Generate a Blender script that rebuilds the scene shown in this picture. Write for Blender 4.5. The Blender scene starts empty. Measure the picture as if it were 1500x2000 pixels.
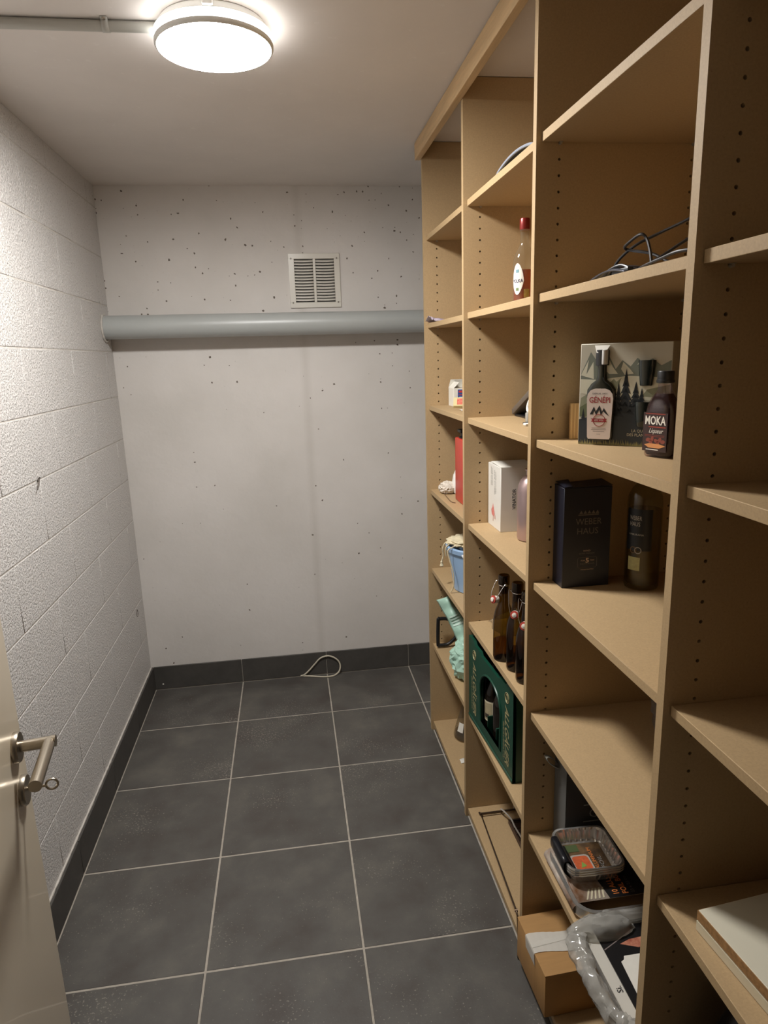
import bpy, bmesh, math, random
from mathutils import Vector, Matrix, noise as mnoise
random.seed(7)
SC = bpy.context.scene
COL = SC.collection

# ------------------------------------------------------------------ camera
F_PX, YAW, PITCH, ROLL = 1300.319, 0.135895713, -0.229571798, -0.0326596653
EYE = Vector((0, 0, 1.6742))
cy, sy, cp, sp = math.cos(YAW), math.sin(YAW), math.cos(PITCH), math.sin(PITCH)
fw = Vector((sy*cp, cy*cp, sp)); rt = Vector((cy, -sy, 0)); up = rt.cross(fw)
cr, sr = math.cos(ROLL), math.sin(ROLL)
rt, up = cr*rt + sr*up, -sr*rt + cr*up
cam = bpy.data.cameras.new('camera'); cam_o = bpy.data.objects.new('camera', cam); COL.objects.link(cam_o)
cam.sensor_fit = 'HORIZONTAL'; cam.sensor_width = 36; cam.lens = F_PX/1500*36
cam.clip_start = 0.02; cam.clip_end = 50
cam_o.matrix_world = Matrix(((rt.x, up.x, -fw.x, EYE.x), (rt.y, up.y, -fw.y, EYE.y), (rt.z, up.z, -fw.z, EYE.z), (0, 0, 0, 1)))
SC.camera = cam_o
# ------------------------------------------------------------------ world, exposure
w = bpy.data.worlds.new('world'); SC.world = w; w.use_nodes = True
w.node_tree.nodes['Background'].inputs[0].default_value = (1.0, 0.93, 0.85, 1)
w.node_tree.nodes['Background'].inputs[1].default_value = 0.02
SC.view_settings.view_transform = 'Standard'; SC.view_settings.look = 'None'
SC.view_settings.gamma = 1; SC.view_settings.use_curve_mapping = False
SC.view_settings.exposure = 0.14
LAMP_DISC, LAMP_BAND = 180.0, 11.0
LAMP_COL = (1.0, 0.982, 0.955)

# ------------------------------------------------------------------ materials
def lin(c):
    return tuple(((x/255)/12.92 if x/255 <= .04045 else (((x/255)+.055)/1.055)**2.4) for x in c) + (1,)
class NT:
    def __init__(s, m): s.t = m.node_tree; s.n = s.t.nodes; s.l = s.t.links
    def add(s, typ, **kw):
        n = s.n.new(typ)
        for k, v in kw.items():
            if k in ('inp',):
                for kk, vv in v.items(): n.inputs[kk].default_value = vv
            else: setattr(n, k, v)
        return n
    def link(s, a, b): s.l.new(a, b)
def new_mat(name):
    m = bpy.data.materials.new(name); m.use_nodes = True
    return m, NT(m), m.node_tree.nodes['Principled BSDF']
MC = {}
def mat(name, c, rough=.5, metal=0, var=.0, vscale=20, bump=0, bscale=200, bdist=.001, spec=.5, c2=None, speck=0, speck_c=None, speckscale=300, coat=0, stretch=None, detail=4):
    """principled with noise colour variation, specks and fine bump"""
    if name in MC: return MC[name]
    m, t, p = new_mat(name); MC[name] = m
    p.inputs['Roughness'].default_value = rough; p.inputs['Metallic'].default_value = metal
    p.inputs['Specular IOR Level'].default_value = spec
    if coat: p.inputs['Coat Weight'].default_value = coat
    c = lin(c); p.inputs['Base Color'].default_value = c
    if var or bump or speck:
        tc = t.add('ShaderNodeTexCoord'); src = tc.outputs['Object']
        if stretch:
            mp = t.add('ShaderNodeMapping'); mp.inputs['Scale'].default_value = stretch; t.link(src, mp.inputs[0]); src = mp.outputs[0]
    col = None
    if var:
        nz = t.add('ShaderNodeTexNoise', inp={'Scale': vscale, 'Detail': detail, 'Roughness': .6}); t.link(src, nz.inputs['Vector'])
        rp = t.add('ShaderNodeMapRange', inp={1: .3, 2: .7}); t.link(nz.outputs[0], rp.inputs[0])
        mx = t.add('ShaderNodeMix', data_type='RGBA'); t.link(rp.outputs[0], mx.inputs[0])
        d = lin(c2) if c2 else tuple(x*(1-var) for x in c[:3]) + (1,)
        mx.inputs[6].default_value = c; mx.inputs[7].default_value = d; col = mx.outputs[2]
    if speck:
        n2 = t.add('ShaderNodeTexNoise', inp={'Scale': speckscale, 'Detail': 3}); t.link(src, n2.inputs['Vector'])
        r2 = t.add('ShaderNodeMapRange', inp={1: .66, 2: .72, 4: speck}); t.link(n2.outputs[0], r2.inputs[0])
        m2 = t.add('ShaderNodeMix', data_type='RGBA'); t.link(r2.outputs[0], m2.inputs[0])
        if col: t.link(col, m2.inputs[6])
        else: m2.inputs[6].default_value = c
        m2.inputs[7].default_value = lin(speck_c or (30, 25, 20)); col = m2.outputs[2]
    if col: t.link(col, p.inputs['Base Color'])
    if bump:
        n3 = t.add('ShaderNodeTexNoise', inp={'Scale': bscale, 'Detail': 3}); t.link(src, n3.inputs['Vector'])
        b = t.add('ShaderNodeBump', inp={'Strength': bump, 'Distance': bdist}); t.link(n3.outputs[0], b.inputs['Height']); t.link(b.outputs[0], p.inputs['Normal'])
    return m
def glass(name, tint, alpha_base=0.0, body=(200, 200, 200), rough=.03, ior=1.5):
    """clear pane / shell: transparent tint + fresnel gloss + a little diffuse haze"""
    if name in MC: return MC[name]
    m, t, p = new_mat(name); MC[name] = m
    tr = t.add('ShaderNodeBsdfTransparent'); tr.inputs[0].default_value = tint + (1,)
    df = t.add('ShaderNodeBsdfDiffuse'); df.inputs[0].default_value = lin(body)
    gl = t.add('ShaderNodeBsdfGlossy', inp={'Roughness': rough}); lw = t.add('ShaderNodeLayerWeight', inp={0: .5})
    pw = t.add('ShaderNodeMath', operation='POWER', inp={1: 5.0}); t.link(lw.outputs['Facing'], pw.inputs[0])
    fr = t.add('ShaderNodeMath', operation='MULTIPLY_ADD', inp={1: .9, 2: .045}); t.link(pw.outputs[0], fr.inputs[0])
    m1 = t.add('ShaderNodeMixShader', inp={0: alpha_base}); t.link(tr.outputs[0], m1.inputs[1]); t.link(df.outputs[0], m1.inputs[2])
    m2 = t.add('ShaderNodeMixShader'); t.link(fr.outputs[0], m2.inputs[0]); t.link(m1.outputs[0], m2.inputs[1]); t.link(gl.outputs[0], m2.inputs[2])
    t.n.remove(p); t.link(m2.outputs[0], t.n['Material Output'].inputs[0]); return m
def emit(name, c, s):
    m, t, p = new_mat(name); e = t.add('ShaderNodeEmission'); e.inputs[0].default_value = c + (1,); e.inputs[1].default_value = s
    t.n.remove(p); t.link(e.outputs[0], t.n['Material Output'].inputs[0]); return m

MDF = mat('mdf', (182, 154, 114), .62, var=.14, vscale=260, speck=.35, speck_c=(120, 84, 48), speckscale=420, bump=.08, bscale=500)
PINE = mat('pine', (216, 182, 136), .55, var=.22, vscale=9, stretch=(9, .7, 9), bump=.1, bscale=80)
GROUT = mat('grout', (176, 168, 156), .9, var=.25, vscale=40, bump=.3, bscale=300)
WHITE = mat('white_plastic', (226, 224, 218), .3)
STEEL = mat('brushed_nickel', (176, 166, 150), .32, 1.0, var=.1, vscale=200, stretch=(1, 1, 12))
CHROME = mat('chrome_wire', (205, 200, 192), .18, 1.0)
DKWIRE = mat('dark_wire', (96, 80, 66), .35, .9)
BLACK = mat('black_plastic', (22, 22, 24), .4)
INK = mat('black_ink', (25, 24, 24), .6)
PAPER = mat('white_card', (226, 222, 212), .6, var=.05, vscale=60)

def wall_paint():
    m, t, p = new_mat('painted_concrete'); p.inputs['Roughness'].default_value = .65
    tc = t.add('ShaderNodeTexCoord'); src = tc.outputs['Object']
    base = lin((219, 214, 209)); d2 = lin((207, 202, 196))
    nz = t.add('ShaderNodeTexNoise', inp={'Scale': 2.2, 'Detail': 5, 'Roughness': .55}); t.link(src, nz.inputs['Vector'])
    mr = t.add('ShaderNodeMapRange', inp={1: .35, 2: .7}); t.link(nz.outputs[0], mr.inputs[0])
    mx = t.add('ShaderNodeMix', data_type='RGBA'); t.link(mr.outputs[0], mx.inputs[0]); mx.inputs[6].default_value = base; mx.inputs[7].default_value = d2
    # blow holes: voronoi cells, only some of them, denser high on the wall
    dist = t.add('ShaderNodeTexNoise', inp={'Scale': 60}); t.link(src, dist.inputs['Vector'])
    va = t.add('ShaderNodeVectorMath', operation='MULTIPLY_ADD'); t.link(dist.outputs['Color'], va.inputs[0]); va.inputs[1].default_value = (.012,)*3; t.link(src, va.inputs[2])
    vo = t.add('ShaderNodeTexVoronoi', voronoi_dimensions='2D', inp={'Scale': 34}); s3 = t.add('ShaderNodeSeparateXYZ'); t.link(va.outputs[0], s3.inputs[0])
    c3 = t.add('ShaderNodeCombineXYZ'); t.link(s3.outputs[0], c3.inputs[0]); t.link(s3.outputs[2], c3.inputs[1]); t.link(c3.outputs[0], vo.inputs['Vector'])
    sx = t.add('ShaderNodeSeparateXYZ'); t.link(src, sx.inputs[0])
    dens = t.add('ShaderNodeMapRange', inp={1: 1.3, 2: 2.3, 3: .02, 4: .17}); t.link(sx.outputs[2], dens.inputs[0])
    sc = t.add('ShaderNodeSeparateColor'); t.link(vo.outputs['Color'], sc.inputs[0])
    lt = t.add('ShaderNodeMath', operation='LESS_THAN'); t.link(sc.outputs[0], lt.inputs[0]); t.link(dens.outputs[0], lt.inputs[1])
    rad = t.add('ShaderNodeMapRange', inp={1: .15, 3: .03, 4: .165}); t.link(sc.outputs[1], rad.inputs[0])
    rs = t.add('ShaderNodeMath', operation='LESS_THAN'); t.link(vo.outputs['Distance'], rs.inputs[0]); t.link(rad.outputs[0], rs.inputs[1])
    mu = t.add('ShaderNodeMath', operation='MULTIPLY'); t.link(lt.outputs[0], mu.inputs[0]); t.link(rs.outputs[0], mu.inputs[1])
    m2 = t.add('ShaderNodeMix', data_type='RGBA'); t.link(mu.outputs[0], m2.inputs[0]); t.link(mx.outputs[2], m2.inputs[6]); m2.inputs[7].default_value = lin((104, 94, 84))
    # faint vertical formwork line and scuffs
    wv = t.add('ShaderNodeMath', operation='SUBTRACT', inp={1: .095}); t.link(sx.outputs[0], wv.inputs[0])
    ab = t.add('ShaderNodeMath', operation='ABSOLUTE'); t.link(wv.outputs[0], ab.inputs[0])
    ln = t.add('ShaderNodeMapRange', inp={1: .004, 2: .03, 3: .16, 4: 0.0}); t.link(ab.outputs[0], ln.inputs[0])
    m3 = t.add('ShaderNodeMix', data_type='RGBA'); t.link(ln.outputs[0], m3.inputs[0]); t.link(m2.outputs[2], m3.inputs[6]); m3.inputs[7].default_value = lin((160, 152, 140))
    t.link(m3.outputs[2], p.inputs['Base Color'])
    n4 = t.add('ShaderNodeTexNoise', inp={'Scale': 35, 'Detail': 6}); t.link(src, n4.inputs['Vector'])
    su = t.add('ShaderNodeMath', operation='SUBTRACT'); t.link(n4.outputs[0], su.inputs[0]); t.link(mu.outputs[0], su.inputs[1])
    b = t.add('ShaderNodeBump', inp={'Strength': .35, 'Distance': .003}); t.link(su.outputs[0], b.inputs['Height']); t.link(b.outputs[0], p.inputs['Normal'])
    return m
WALL = wall_paint()
CEIL = mat('ceiling_paint', (226, 219, 213), .7, var=.06, vscale=4, bump=.15, bscale=60, speck=.3, speck_c=(235, 230, 225), speckscale=40)
def block_paint():
    m, t, p = new_mat('porous_block_paint'); p.inputs['Roughness'].default_value = .5
    tc = t.add('ShaderNodeTexCoord'); src = tc.outputs['Object']
    nz = t.add('ShaderNodeTexNoise', inp={'Scale': 135, 'Detail': 4, 'Roughness': .6}); t.link(src, nz.inputs['Vector'])
    pit = t.add('ShaderNodeMapRange', inp={1: .34, 2: .56}); t.link(nz.outputs[0], pit.inputs[0])
    deep = t.add('ShaderNodeMapRange', inp={1: .28, 2: .40}); t.link(nz.outputs[0], deep.inputs[0])
    mx = t.add('ShaderNodeMix', data_type='RGBA'); t.link(deep.outputs[0], mx.inputs[0]); mx.inputs[6].default_value = lin((150, 142, 132)); mx.inputs[7].default_value = lin((222, 218, 214))
    t.link(mx.outputs[2], p.inputs['Base Color'])
    b = t.add('ShaderNodeBump', inp={'Strength': .8, 'Distance': .0048}); t.link(pit.outputs[0], b.inputs['Height']); t.link(b.outputs[0], p.inputs['Normal'])
    return m
BLOCK = block_paint()
MORTAR = mat('mortar_paint', (206, 200, 192), .7, var=.2, vscale=30, bump=.6, bscale=120, bdist=.004)
def tile_mat():
    m, t, p = new_mat('anthracite_tile')
    tc = t.add('ShaderNodeTexCoord'); src = tc.outputs['Object']; gm = t.add('ShaderNodeNewGeometry')
    oi = t.add('ShaderNodeObjectInfo')
    ad = t.add('ShaderNodeVectorMath', operation='ADD'); t.link(src, ad.inputs[0])
    cx = t.add('ShaderNodeCombineXYZ'); mu = t.add('ShaderNodeMath', operation='MULTIPLY', inp={1: 50}); t.link(oi.outputs['Random'], mu.inputs[0]); t.link(mu.outputs[0], cx.inputs[0]); t.link(cx.outputs[0], ad.inputs[1])
    nz = t.add('ShaderNodeTexNoise', inp={'Scale': 5, 'Detail': 7, 'Roughness': .62}); t.link(ad.outputs[0], nz.inputs['Vector'])
    cr_ = t.add('ShaderNodeValToRGB'); t.link(nz.outputs[0], cr_.inputs[0])
    e = cr_.color_ramp.elements; e[0].position = .3; e[0].color = lin((71, 65, 61)); e[1].position = .72; e[1].color = lin((99, 95, 88))
    m_ = cr_.color_ramp.elements.new(.5); m_.color = lin((82, 79, 75))
    # pale dust specks gathered in patches
    pt = t.add('ShaderNodeTexNoise', inp={'Scale': 3.1, 'Detail': 2}); t.link(ad.outputs[0], pt.inputs['Vector'])
    pm = t.add('ShaderNodeMapRange', inp={1: .45, 2: .72, 3: .70, 4: .55}); t.link(pt.outputs[0], pm.inputs[0])
    n2 = t.add('ShaderNodeTexNoise', inp={'Scale': 150, 'Detail': 3}); t.link(ad.outputs[0], n2.inputs['Vector'])
    gt = t.add('ShaderNodeMath', operation='SUBTRACT'); t.link(n2.outputs[0], gt.inputs[0]); t.link(pm.outputs[0], gt.inputs[1])
    gr = t.add('ShaderNodeMapRange', inp={1: 0, 2: .05, 4: .55}); t.link(gt.outputs[0], gr.inputs[0])
    mx = t.add('ShaderNodeMix', data_type='RGBA'); t.link(gr.outputs[0], mx.inputs[0]); t.link(cr_.outputs[0], mx.inputs[6]); mx.inputs[7].default_value = lin((150, 143, 132))
    t.link(mx.outputs[2], p.inputs['Base Color'])
    rr = t.add('ShaderNodeMapRange', inp={1: .3, 2: .7, 3: .42, 4: .6}); t.link(nz.outputs[0], rr.inputs[0]); t.link(rr.outputs[0], p.inputs['Roughness'])
    b = t.add('ShaderNodeBump', inp={'Strength': .12, 'Distance': .002}); t.link(n2.outputs[0], b.inputs['Height']); t.link(b.outputs[0], p.inputs['Normal'])
    return m
TILE = tile_mat()
SKIRT = mat('skirting_tile', (80, 77, 73), .5, var=.25, vscale=14, bump=.1, bscale=150)

# ------------------------------------------------------------------ geometry helpers
class G:
    def __init__(s): s.bm = bmesh.new(); s.flat = False
    def add_mesh(s, me, M=None):
        if M is not None: me.transform(M)
        s.bm.from_mesh(me); bpy.data.meshes.remove(me)
    def box(s, a, b, bev=0, seg=1, M=None):
        t = bmesh.new(); bmesh.ops.create_cube(t, size=1)
        for v in t.verts:
            v.co = Vector([(a[i]+b[i])/2 + v.co[i]*(b[i]-a[i]) for i in range(3)])
        if bev and seg > 1: s.flat = True
        if bev: bmesh.ops.bevel(t, geom=t.edges[:], offset=bev, segments=seg, profile=.5, affect='EDGES')
        me = bpy.data.meshes.new('t'); t.to_mesh(me); t.free(); s.add_mesh(me, M); return s
    def faces(s, vs, fs):
        bv = [s.bm.verts.new(v) for v in vs]
        for f in fs:
            try: s.bm.faces.new([bv[i] for i in f])
            except ValueError: pass
        return s
    def lathe(s, prof, n=24, c=(0, 0, 0), sx=1, sy=1, M=None, a0=0, a1=2*math.pi):
        full = abs(a1-a0-2*math.pi) < 1e-6; vs, fs = [], []
        na = n if full else n+1
        for (r, z) in prof:
            for k in range(na):
                a = a0+(a1-a0)*k/n; v = Vector((c[0]+r*sx*math.cos(a), c[1]+r*sy*math.sin(a), c[2]+z)); vs.append(M @ v if M else v)
        for i in range(len(prof)-1):
            for k in range(n):
                k2 = (k+1) % na; fs.append((i*na+k, i*na+k2, (i+1)*na+k2, (i+1)*na+k))
        if full:
            if prof[0][0] > 1e-6: fs.append(tuple(reversed(range(na))))
            if prof[-1][0] > 1e-6: fs.append(tuple((len(prof)-1)*na+k for k in range(na)))
        return s.faces(vs, fs)
    def cyl(s, p0, p1, r0, r1=None, n=16):
        p0, p1 = Vector(p0), Vector(p1); d = p1-p0; q = d.to_track_quat('Z', 'Y').to_matrix().to_4x4()
        return s.lathe([(r0, 0), (r0 if r1 is None else r1, d.length)], n, M=Matrix.Translation(p0) @ q)
    def tube(s, pts, r, n=8, closed=False, cap=True):
        pts = [Vector(p) for p in pts]; N = len(pts); vs, fs = [], []
        prev = None
        for i, p in enumerate(pts):
            a = pts[(i-1) % N] if (closed or i > 0) else p; b = pts[(i+1) % N] if (closed or i < N-1) else p
            t = (b-a).normalized()
            if prev is None:
                u = t.orthogonal().normalized()
            else:
                u = (prev - t*prev.dot(t))
                u = u.normalized() if u.length > 1e-6 else t.orthogonal().normalized()
            prev = u; v = t.cross(u)
            rr = r[i] if isinstance(r, (list, tuple)) else r
            for k in range(n):
                an = 2*math.pi*k/n; vs.append(p + rr*(math.cos(an)*u + math.sin(an)*v))
        for i in range(N if closed else N-1):
            j = (i+1) % N
            for k in range(n): fs.append((i*n+k, i*n+(k+1) % n, j*n+(k+1) % n, j*n+k))
        if cap and not closed: fs += [tuple(reversed(range(n))), tuple((N-1)*n+k for k in range(n))]
        return s.faces(vs, fs)
    def poly(s, pts): return s.faces(pts, [tuple(range(len(pts)))])
    def prism(s, pts2, d0, d1, M):
        """outline in local x,z extruded along local y from d0 to d1, placed by M"""
        n = len(pts2)
        vs = [M @ Vector((x, d0, z)) for x, z in pts2] + [M @ Vector((x, d1, z)) for x, z in pts2]
        fs = [tuple(range(n)), tuple(reversed(range(n, 2*n)))] + [((i+1) % n, i, n+i, n+(i+1) % n) for i in range(n)]
        return s.faces(vs, fs)
    def grid(s, fn, nu, nv):
        vs = [fn(i/nu, j/nv) for j in range(nv+1) for i in range(nu+1)]
        fs = [(j*(nu+1)+i, j*(nu+1)+i+1, (j+1)*(nu+1)+i+1, (j+1)*(nu+1)+i) for j in range(nv) for i in range(nu)]
        return s.faces(vs, fs)
    def obj(s, name, m, parent=None, label=None, smooth=True, ang=40, solid=0, recalc=True, loc=None):
        if recalc: bmesh.ops.recalc_face_normals(s.bm, faces=s.bm.faces[:])
        me = bpy.data.meshes.new(name); s.bm.to_mesh(me); s.bm.free()
        if m: me.materials.append(m)
        if s.flat: ang = min(ang, 24)
        if smooth and me.polygons:
            me.shade_smooth(); me.set_sharp_from_angle(angle=math.radians(ang))
        o = bpy.data.objects.new(name, me); COL.objects.link(o)
        if parent: o.parent = parent
        if loc: o.location = loc
        if label: o['label'] = label
        if solid:
            md = o.modifiers.new('thick', 'SOLIDIFY'); md.thickness = solid; md.offset = 0
        return o
def thing(name, label, cat, loc=(0, 0, 0), rz=0, group=None):
    o = bpy.data.objects.new(name, None); COL.objects.link(o); o.empty_display_size = .05
    o.location = loc; o.rotation_euler = (0, 0, rz); o['label'] = label; o['category'] = cat
    if group: o['group'] = group
    return o
def tag(o, label, cat, group=None):
    o['label'] = label; o['category'] = cat
    if group: o['group'] = group
    return o
def struct(o): o['kind'] = 'structure'; return o
def spline(pts, n=6, closed=False):
    pts = [Vector(p) for p in pts]; N = len(pts); out = []
    for i in range(N if closed else N-1):
        p1, p2 = pts[i], pts[(i+1) % N]
        p0 = pts[(i-1) % N] if (closed or i > 0) else p1*2-p2
        p3 = pts[(i+2) % N] if (closed or i < N-2) else p2*2-p1
        for k in range(n):
            t = k/n
            out.append(.5*((2*p1)+(p2-p0)*t+(2*p0-5*p1+4*p2-p3)*t*t+(3*p1-p0-3*p2+p3)*t**3))
    if not closed: out.append(pts[-1])
    return out
def text_mesh(s, h, align='CENTER', width=None, shear=0, bold=0):
    cu = bpy.data.curves.new('t', 'FONT'); cu.body = s; cu.size = 1; cu.align_x = align; cu.resolution_u = 2; cu.shear = shear; cu.offset = bold; cu.space_line = .85
    o = bpy.data.objects.new('t', cu); COL.objects.link(o)
    dg = bpy.context.evaluated_depsgraph_get(); me = bpy.data.meshes.new_from_object(o.evaluated_get(dg))
    bpy.data.objects.remove(o); bpy.data.curves.remove(cu)
    xs = [v.co.x for v in me.vertices] or [0, 1]; wd = max(xs)-min(xs)
    k = h/.7; kx = k if width is None else width/wd
    me.transform(Matrix.Diagonal((kx, k, 1, 1))); return me
def text(parent, s, h, o, xd, yd, m, align='CENTER', width=None, shear=0, bold=0, name='lettering', wrap=None):
    me = text_mesh(s, h, align, width, shear, bold)
    if wrap:                                    # wrap=(radius, angle): text on an upright round bottle, facing that angle
        R, a = wrap
        for v in me.vertices:
            an = a + v.co.x/R
            v.co = Vector((R*math.cos(an), R*math.sin(an), o[2]+v.co.y))
    else:
        xd, yd = Vector(xd).normalized(), Vector(yd).normalized(); zd = xd.cross(yd)
        me.transform(Matrix(((xd.x, yd.x, zd.x, o[0]), (xd.y, yd.y, zd.y, o[1]), (xd.z, yd.z, zd.z, o[2]), (0, 0, 0, 1))))
    me.name = name; me.materials.clear(); me.materials.append(m)
    ob = bpy.data.objects.new(name, me); COL.objects.link(ob); ob.parent = parent; return ob
def patch(R, a0, a1, z0, z1, n=8, out=None):
    """label skin on a round bottle; out(t)-> (zlo,zhi) overrides for shaped labels"""
    g = G()
    def f(u, v):
        a = a0+(a1-a0)*u; lo, hi = (z0, z1) if not out else out(u)
        return Vector((R*math.cos(a), R*math.sin(a), lo+(hi-lo)*v))
    return g.grid(f, n, 1)
def crumple(c, rad, amp, freq, seed, flat=None, sub=4):
    """crumpled bag-like blob: icosphere pushed by ridged noise"""
    g = G(); t = bmesh.new(); bmesh.ops.create_icosphere(t, subdivisions=sub, radius=1)
    for v in t.verts:
        d = v.co.normalized(); p = d*freq + Vector((seed, seed*1.7, -seed))
        r = 1 + amp*(1-2*abs(mnoise.noise(p))) + amp*.5*(1-2*abs(mnoise.noise(p*2.3)))
        v.co = Vector((c[0]+d.x*rad[0]*r, c[1]+d.y*rad[1]*r, c[2]+d.z*rad[2]*r))
        if flat is not None and v.co.z < flat: v.co.z = flat
    me = bpy.data.meshes.new('t'); t.to_mesh(me); t.free(); g.add_mesh(me); return g

# ================================================================== SETTING
XL, XR, YB, YF, ZC = -.7985, .970, 3.36, .20, 2.4547
GR = .0062
# floor: grout bed + tiles (each a part)
fl = struct(G().box((XL-.02, -.3, -.12), (XR, YB+.02, -.0014)).obj('floor', GROUT, smooth=False))
xs = [-.7846, -.3327, .1173, .5673, XR]; ys = [YB-.008, 2.9475, 2.4975, 2.0475, 1.5975, 1.1475, .6975, .2475, -.2]
tid = 0
for i in range(4):
    for j in range(8):
        x0, x1, y1, y0 = xs[i]+GR/2, xs[i+1]-GR/2, ys[j]-GR/2, ys[j+1]+GR/2
        cx, cyy = (x0+x1)/2, (y0+y1)/2
        o = G().box((x0-cx, y0-cyy, -.010), (x1-cx, y1-cyy, 0), .0012).obj('floor_tile', TILE, fl, loc=(cx, cyy, random.uniform(-.0004, .0004)))
# left wall: painted concrete blocks
wl = struct(G().box((XL-.12, YF-.2, -.1), (XL-.0018, YB+.1, ZC)).obj('wall_left', MORTAR, smooth=False))
zj = [ZC, 2.362, 2.152, 1.941, 1.735, 1.527, 1.327, 1.127, .923, .722, .52, .315, .115, 0]
for i in range(len(zj)-1):
    z1, z0 = zj[i]-(.0022 if i else 0), zj[i+1]+.0022
    off = 1.935 if i % 2 else 2.225
    cuts = [YB] + [off+.5*k for k in range(2, -5, -1) if YF < off+.5*k < YB-.06] + [YF]
    for a, b in zip(cuts[:-1], cuts[1:]):
        if a-b < .02: continue
        cz, cyy = (z0+z1)/2, (a+b)/2; dx = random.uniform(-.0002, .0002)
        G().box((-.05, b+.0012-cyy, z0-cz), (0, a-.0012-cyy, z1-cz), .0016).obj('concrete_block', BLOCK, wl, loc=(XL+dx, cyy, cz))
struct(G().box((XL-.12, YB, -.1), (XR+.1, YB+.12, ZC)).obj('wall_back', WALL, smooth=False))
struct(G().box((XR, YF-.2, -.1), (XR+.1, YB+.12, ZC)).obj('wall_right', WALL, smooth=False))
struct(G().box((XL-.12, YF-.2, ZC), (XR+.1, YB+.12, ZC+.15)).obj('ceiling', CEIL, smooth=False))
# wall with the doorway the picture is taken from
g = G().box((XL-.02, .02, -.1), (-.42, YF, ZC)).box((.47, .02, -.1), (XR, YF, ZC)).box((-.42, .02, 2.06), (.47, YF, ZC))
struct(g.obj('wall_front', WALL, smooth=False))
# skirting
bb = struct(G().box((XL, YB-.006, 0), (.97, YB, .124)).obj('baseboard_back', GROUT, smooth=False))
sx_ = [-.7865, -.3327, .1173, .5673, .97]
for a, b in zip(sx_[:-1], sx_[1:]):
    c = (a+b)/2
    G().box((a+.0015-c, -.009, .003-.065), (b-.0015-c, 0, .128-.065), .0012).obj('skirting_tile', SKIRT, bb, loc=(c, YB-.001, .065))
bl = struct(G().box((XL-.002, YF, 0), (XL+.010, YB, .126)).obj('baseboard_left', GROUT, smooth=False))
sy_ = [YB-.009, 2.9475, 2.4975, 2.0475, 1.5975, 1.1475, .6975, .2475]
for a, b in zip(sy_[:-1], sy_[1:]):
    c = (a+b)/2
    G().box((0, b+.0015-c, .003-.065), (.0135, a-.0015-c, .131-.065), .0014).obj('skirting_tile', SKIRT, bl, loc=(XL+.001, c, .065))
# rough paint bead along the skirting top
g = G(); pts = [(XL+.004, YB-.02-.02*k, .131+.0025*mnoise.noise((k*.7, 0, 0))) for k in range(150)]
g.tube(pts, [.0042+.002*mnoise.noise((k*.9, 3, 0)) for k in range(150)], 6)
g.obj('paint_bead', MORTAR, bl)

# small marks on the walls: wire stub, old ring hole, paint drop
G().tube([(XL-.002, 2.214, 1.334), (XL+.006, 2.206, 1.331), (XL+.010, 2.188, 1.320), (XL+.009, 2.172, 1.304)], .0016, 6).tube([(XL+.004+.004*math.sin(a), 2.206+.007*math.cos(a), 1.331+.007*math.sin(a)) for a in [.5*k for k in range(13)]], .0012, 5).obj('wire_stub', mat('rusty_wire', (92, 84, 78), .6, .5), wl)
G().tube([(XL+.0006, 3.214+.014*math.cos(a), .487+.017*math.sin(a)) for a in [2*math.pi*k/24 for k in range(24)]], .0016, 6, True).obj('ring_mark', mat('ring_mark', (112, 104, 98), .8), wl)
G().lathe([(.0045, 0), (.003, .0014), (0, .0018)], 10, M=Matrix.Translation((-.745, YB-.0100, .030)) @ Matrix.Rotation(math.pi/2, 4, 'X')).obj('paint_drop', PAPER, bb)
# ------------------------------------------------------------------ door (open, left foreground)
AL = math.radians(9)
dr = bpy.data.objects.new('door_1', None); COL.objects.link(dr); dr.location = (-.495, 1.087, 0); dr.rotation_euler = (0, 0, AL)
dr['kind'] = 'structure'; dr['label'] = 'cream lacquered door standing open at the left'; 
# local: +x = face normal into room, +y towards the free edge
DOOR = mat('door_lacquer', (222, 208, 184), .28, var=.03, vscale=3, coat=.3)
G().box((-.040, -.80, .008), (0, .050, 2.02), .002, 2).obj('door_leaf', DOOR, dr)
def rose(z, nm):
    M = Matrix.Translation((0, 0, z)) @ Matrix.Rotation(math.pi/2, 4, 'Y')
    return G().lathe([(.026, 0), (.026, .0075), (.0245, .0095), (.012, .0097)], 40, M=M).obj(nm, STEEL, dr)
ro = rose(1.05, 'handle_rosette')
g = G().cyl((.009, 0, 1.05), (.0645, 0, 1.05), .0097, n=24)
hd = g.obj('door_handle', STEEL, dr)
n = 24; vs = []; R = .0100                      # mitred grip
for k in range(n):
    a = 2*math.pi*k/n; x, z = R*math.cos(a), R*math.sin(a)
    vs.append((.0545+x, x, 1.05+z))
for k in range(n):
    a = 2*math.pi*k/n; x, z = R*math.cos(a), R*math.sin(a); vs.append((.0545+x, -.130, 1.05+z))
G().faces(vs, [tuple(range(n)), tuple(reversed(range(n, 2*n)))] + [(k, (k+1) % n, n+(k+1) % n, n+k) for k in range(n)]).obj('grip', STEEL, hd)
kr = rose(.968, 'key_rosette')
g = G().cyl((.009, .002, .968), (.038, .002, .968), .0028, n=10).lathe([(.004, .0), (.0045, .003), (.003, .005)], 12, M=Matrix.Translation((.012, .002, .968)) @ Matrix.Rotation(math.pi/2, 4, 'Y'))
key = g.obj('key', STEEL, dr)
ring = [(.047+.0095*math.cos(a), .002, .968+.0095*math.sin(a)) for a in [2*math.pi*k/24 for k in range(24)]]
G().tube(ring, .0021, 8, True).obj('key_bow', STEEL, key)

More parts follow.
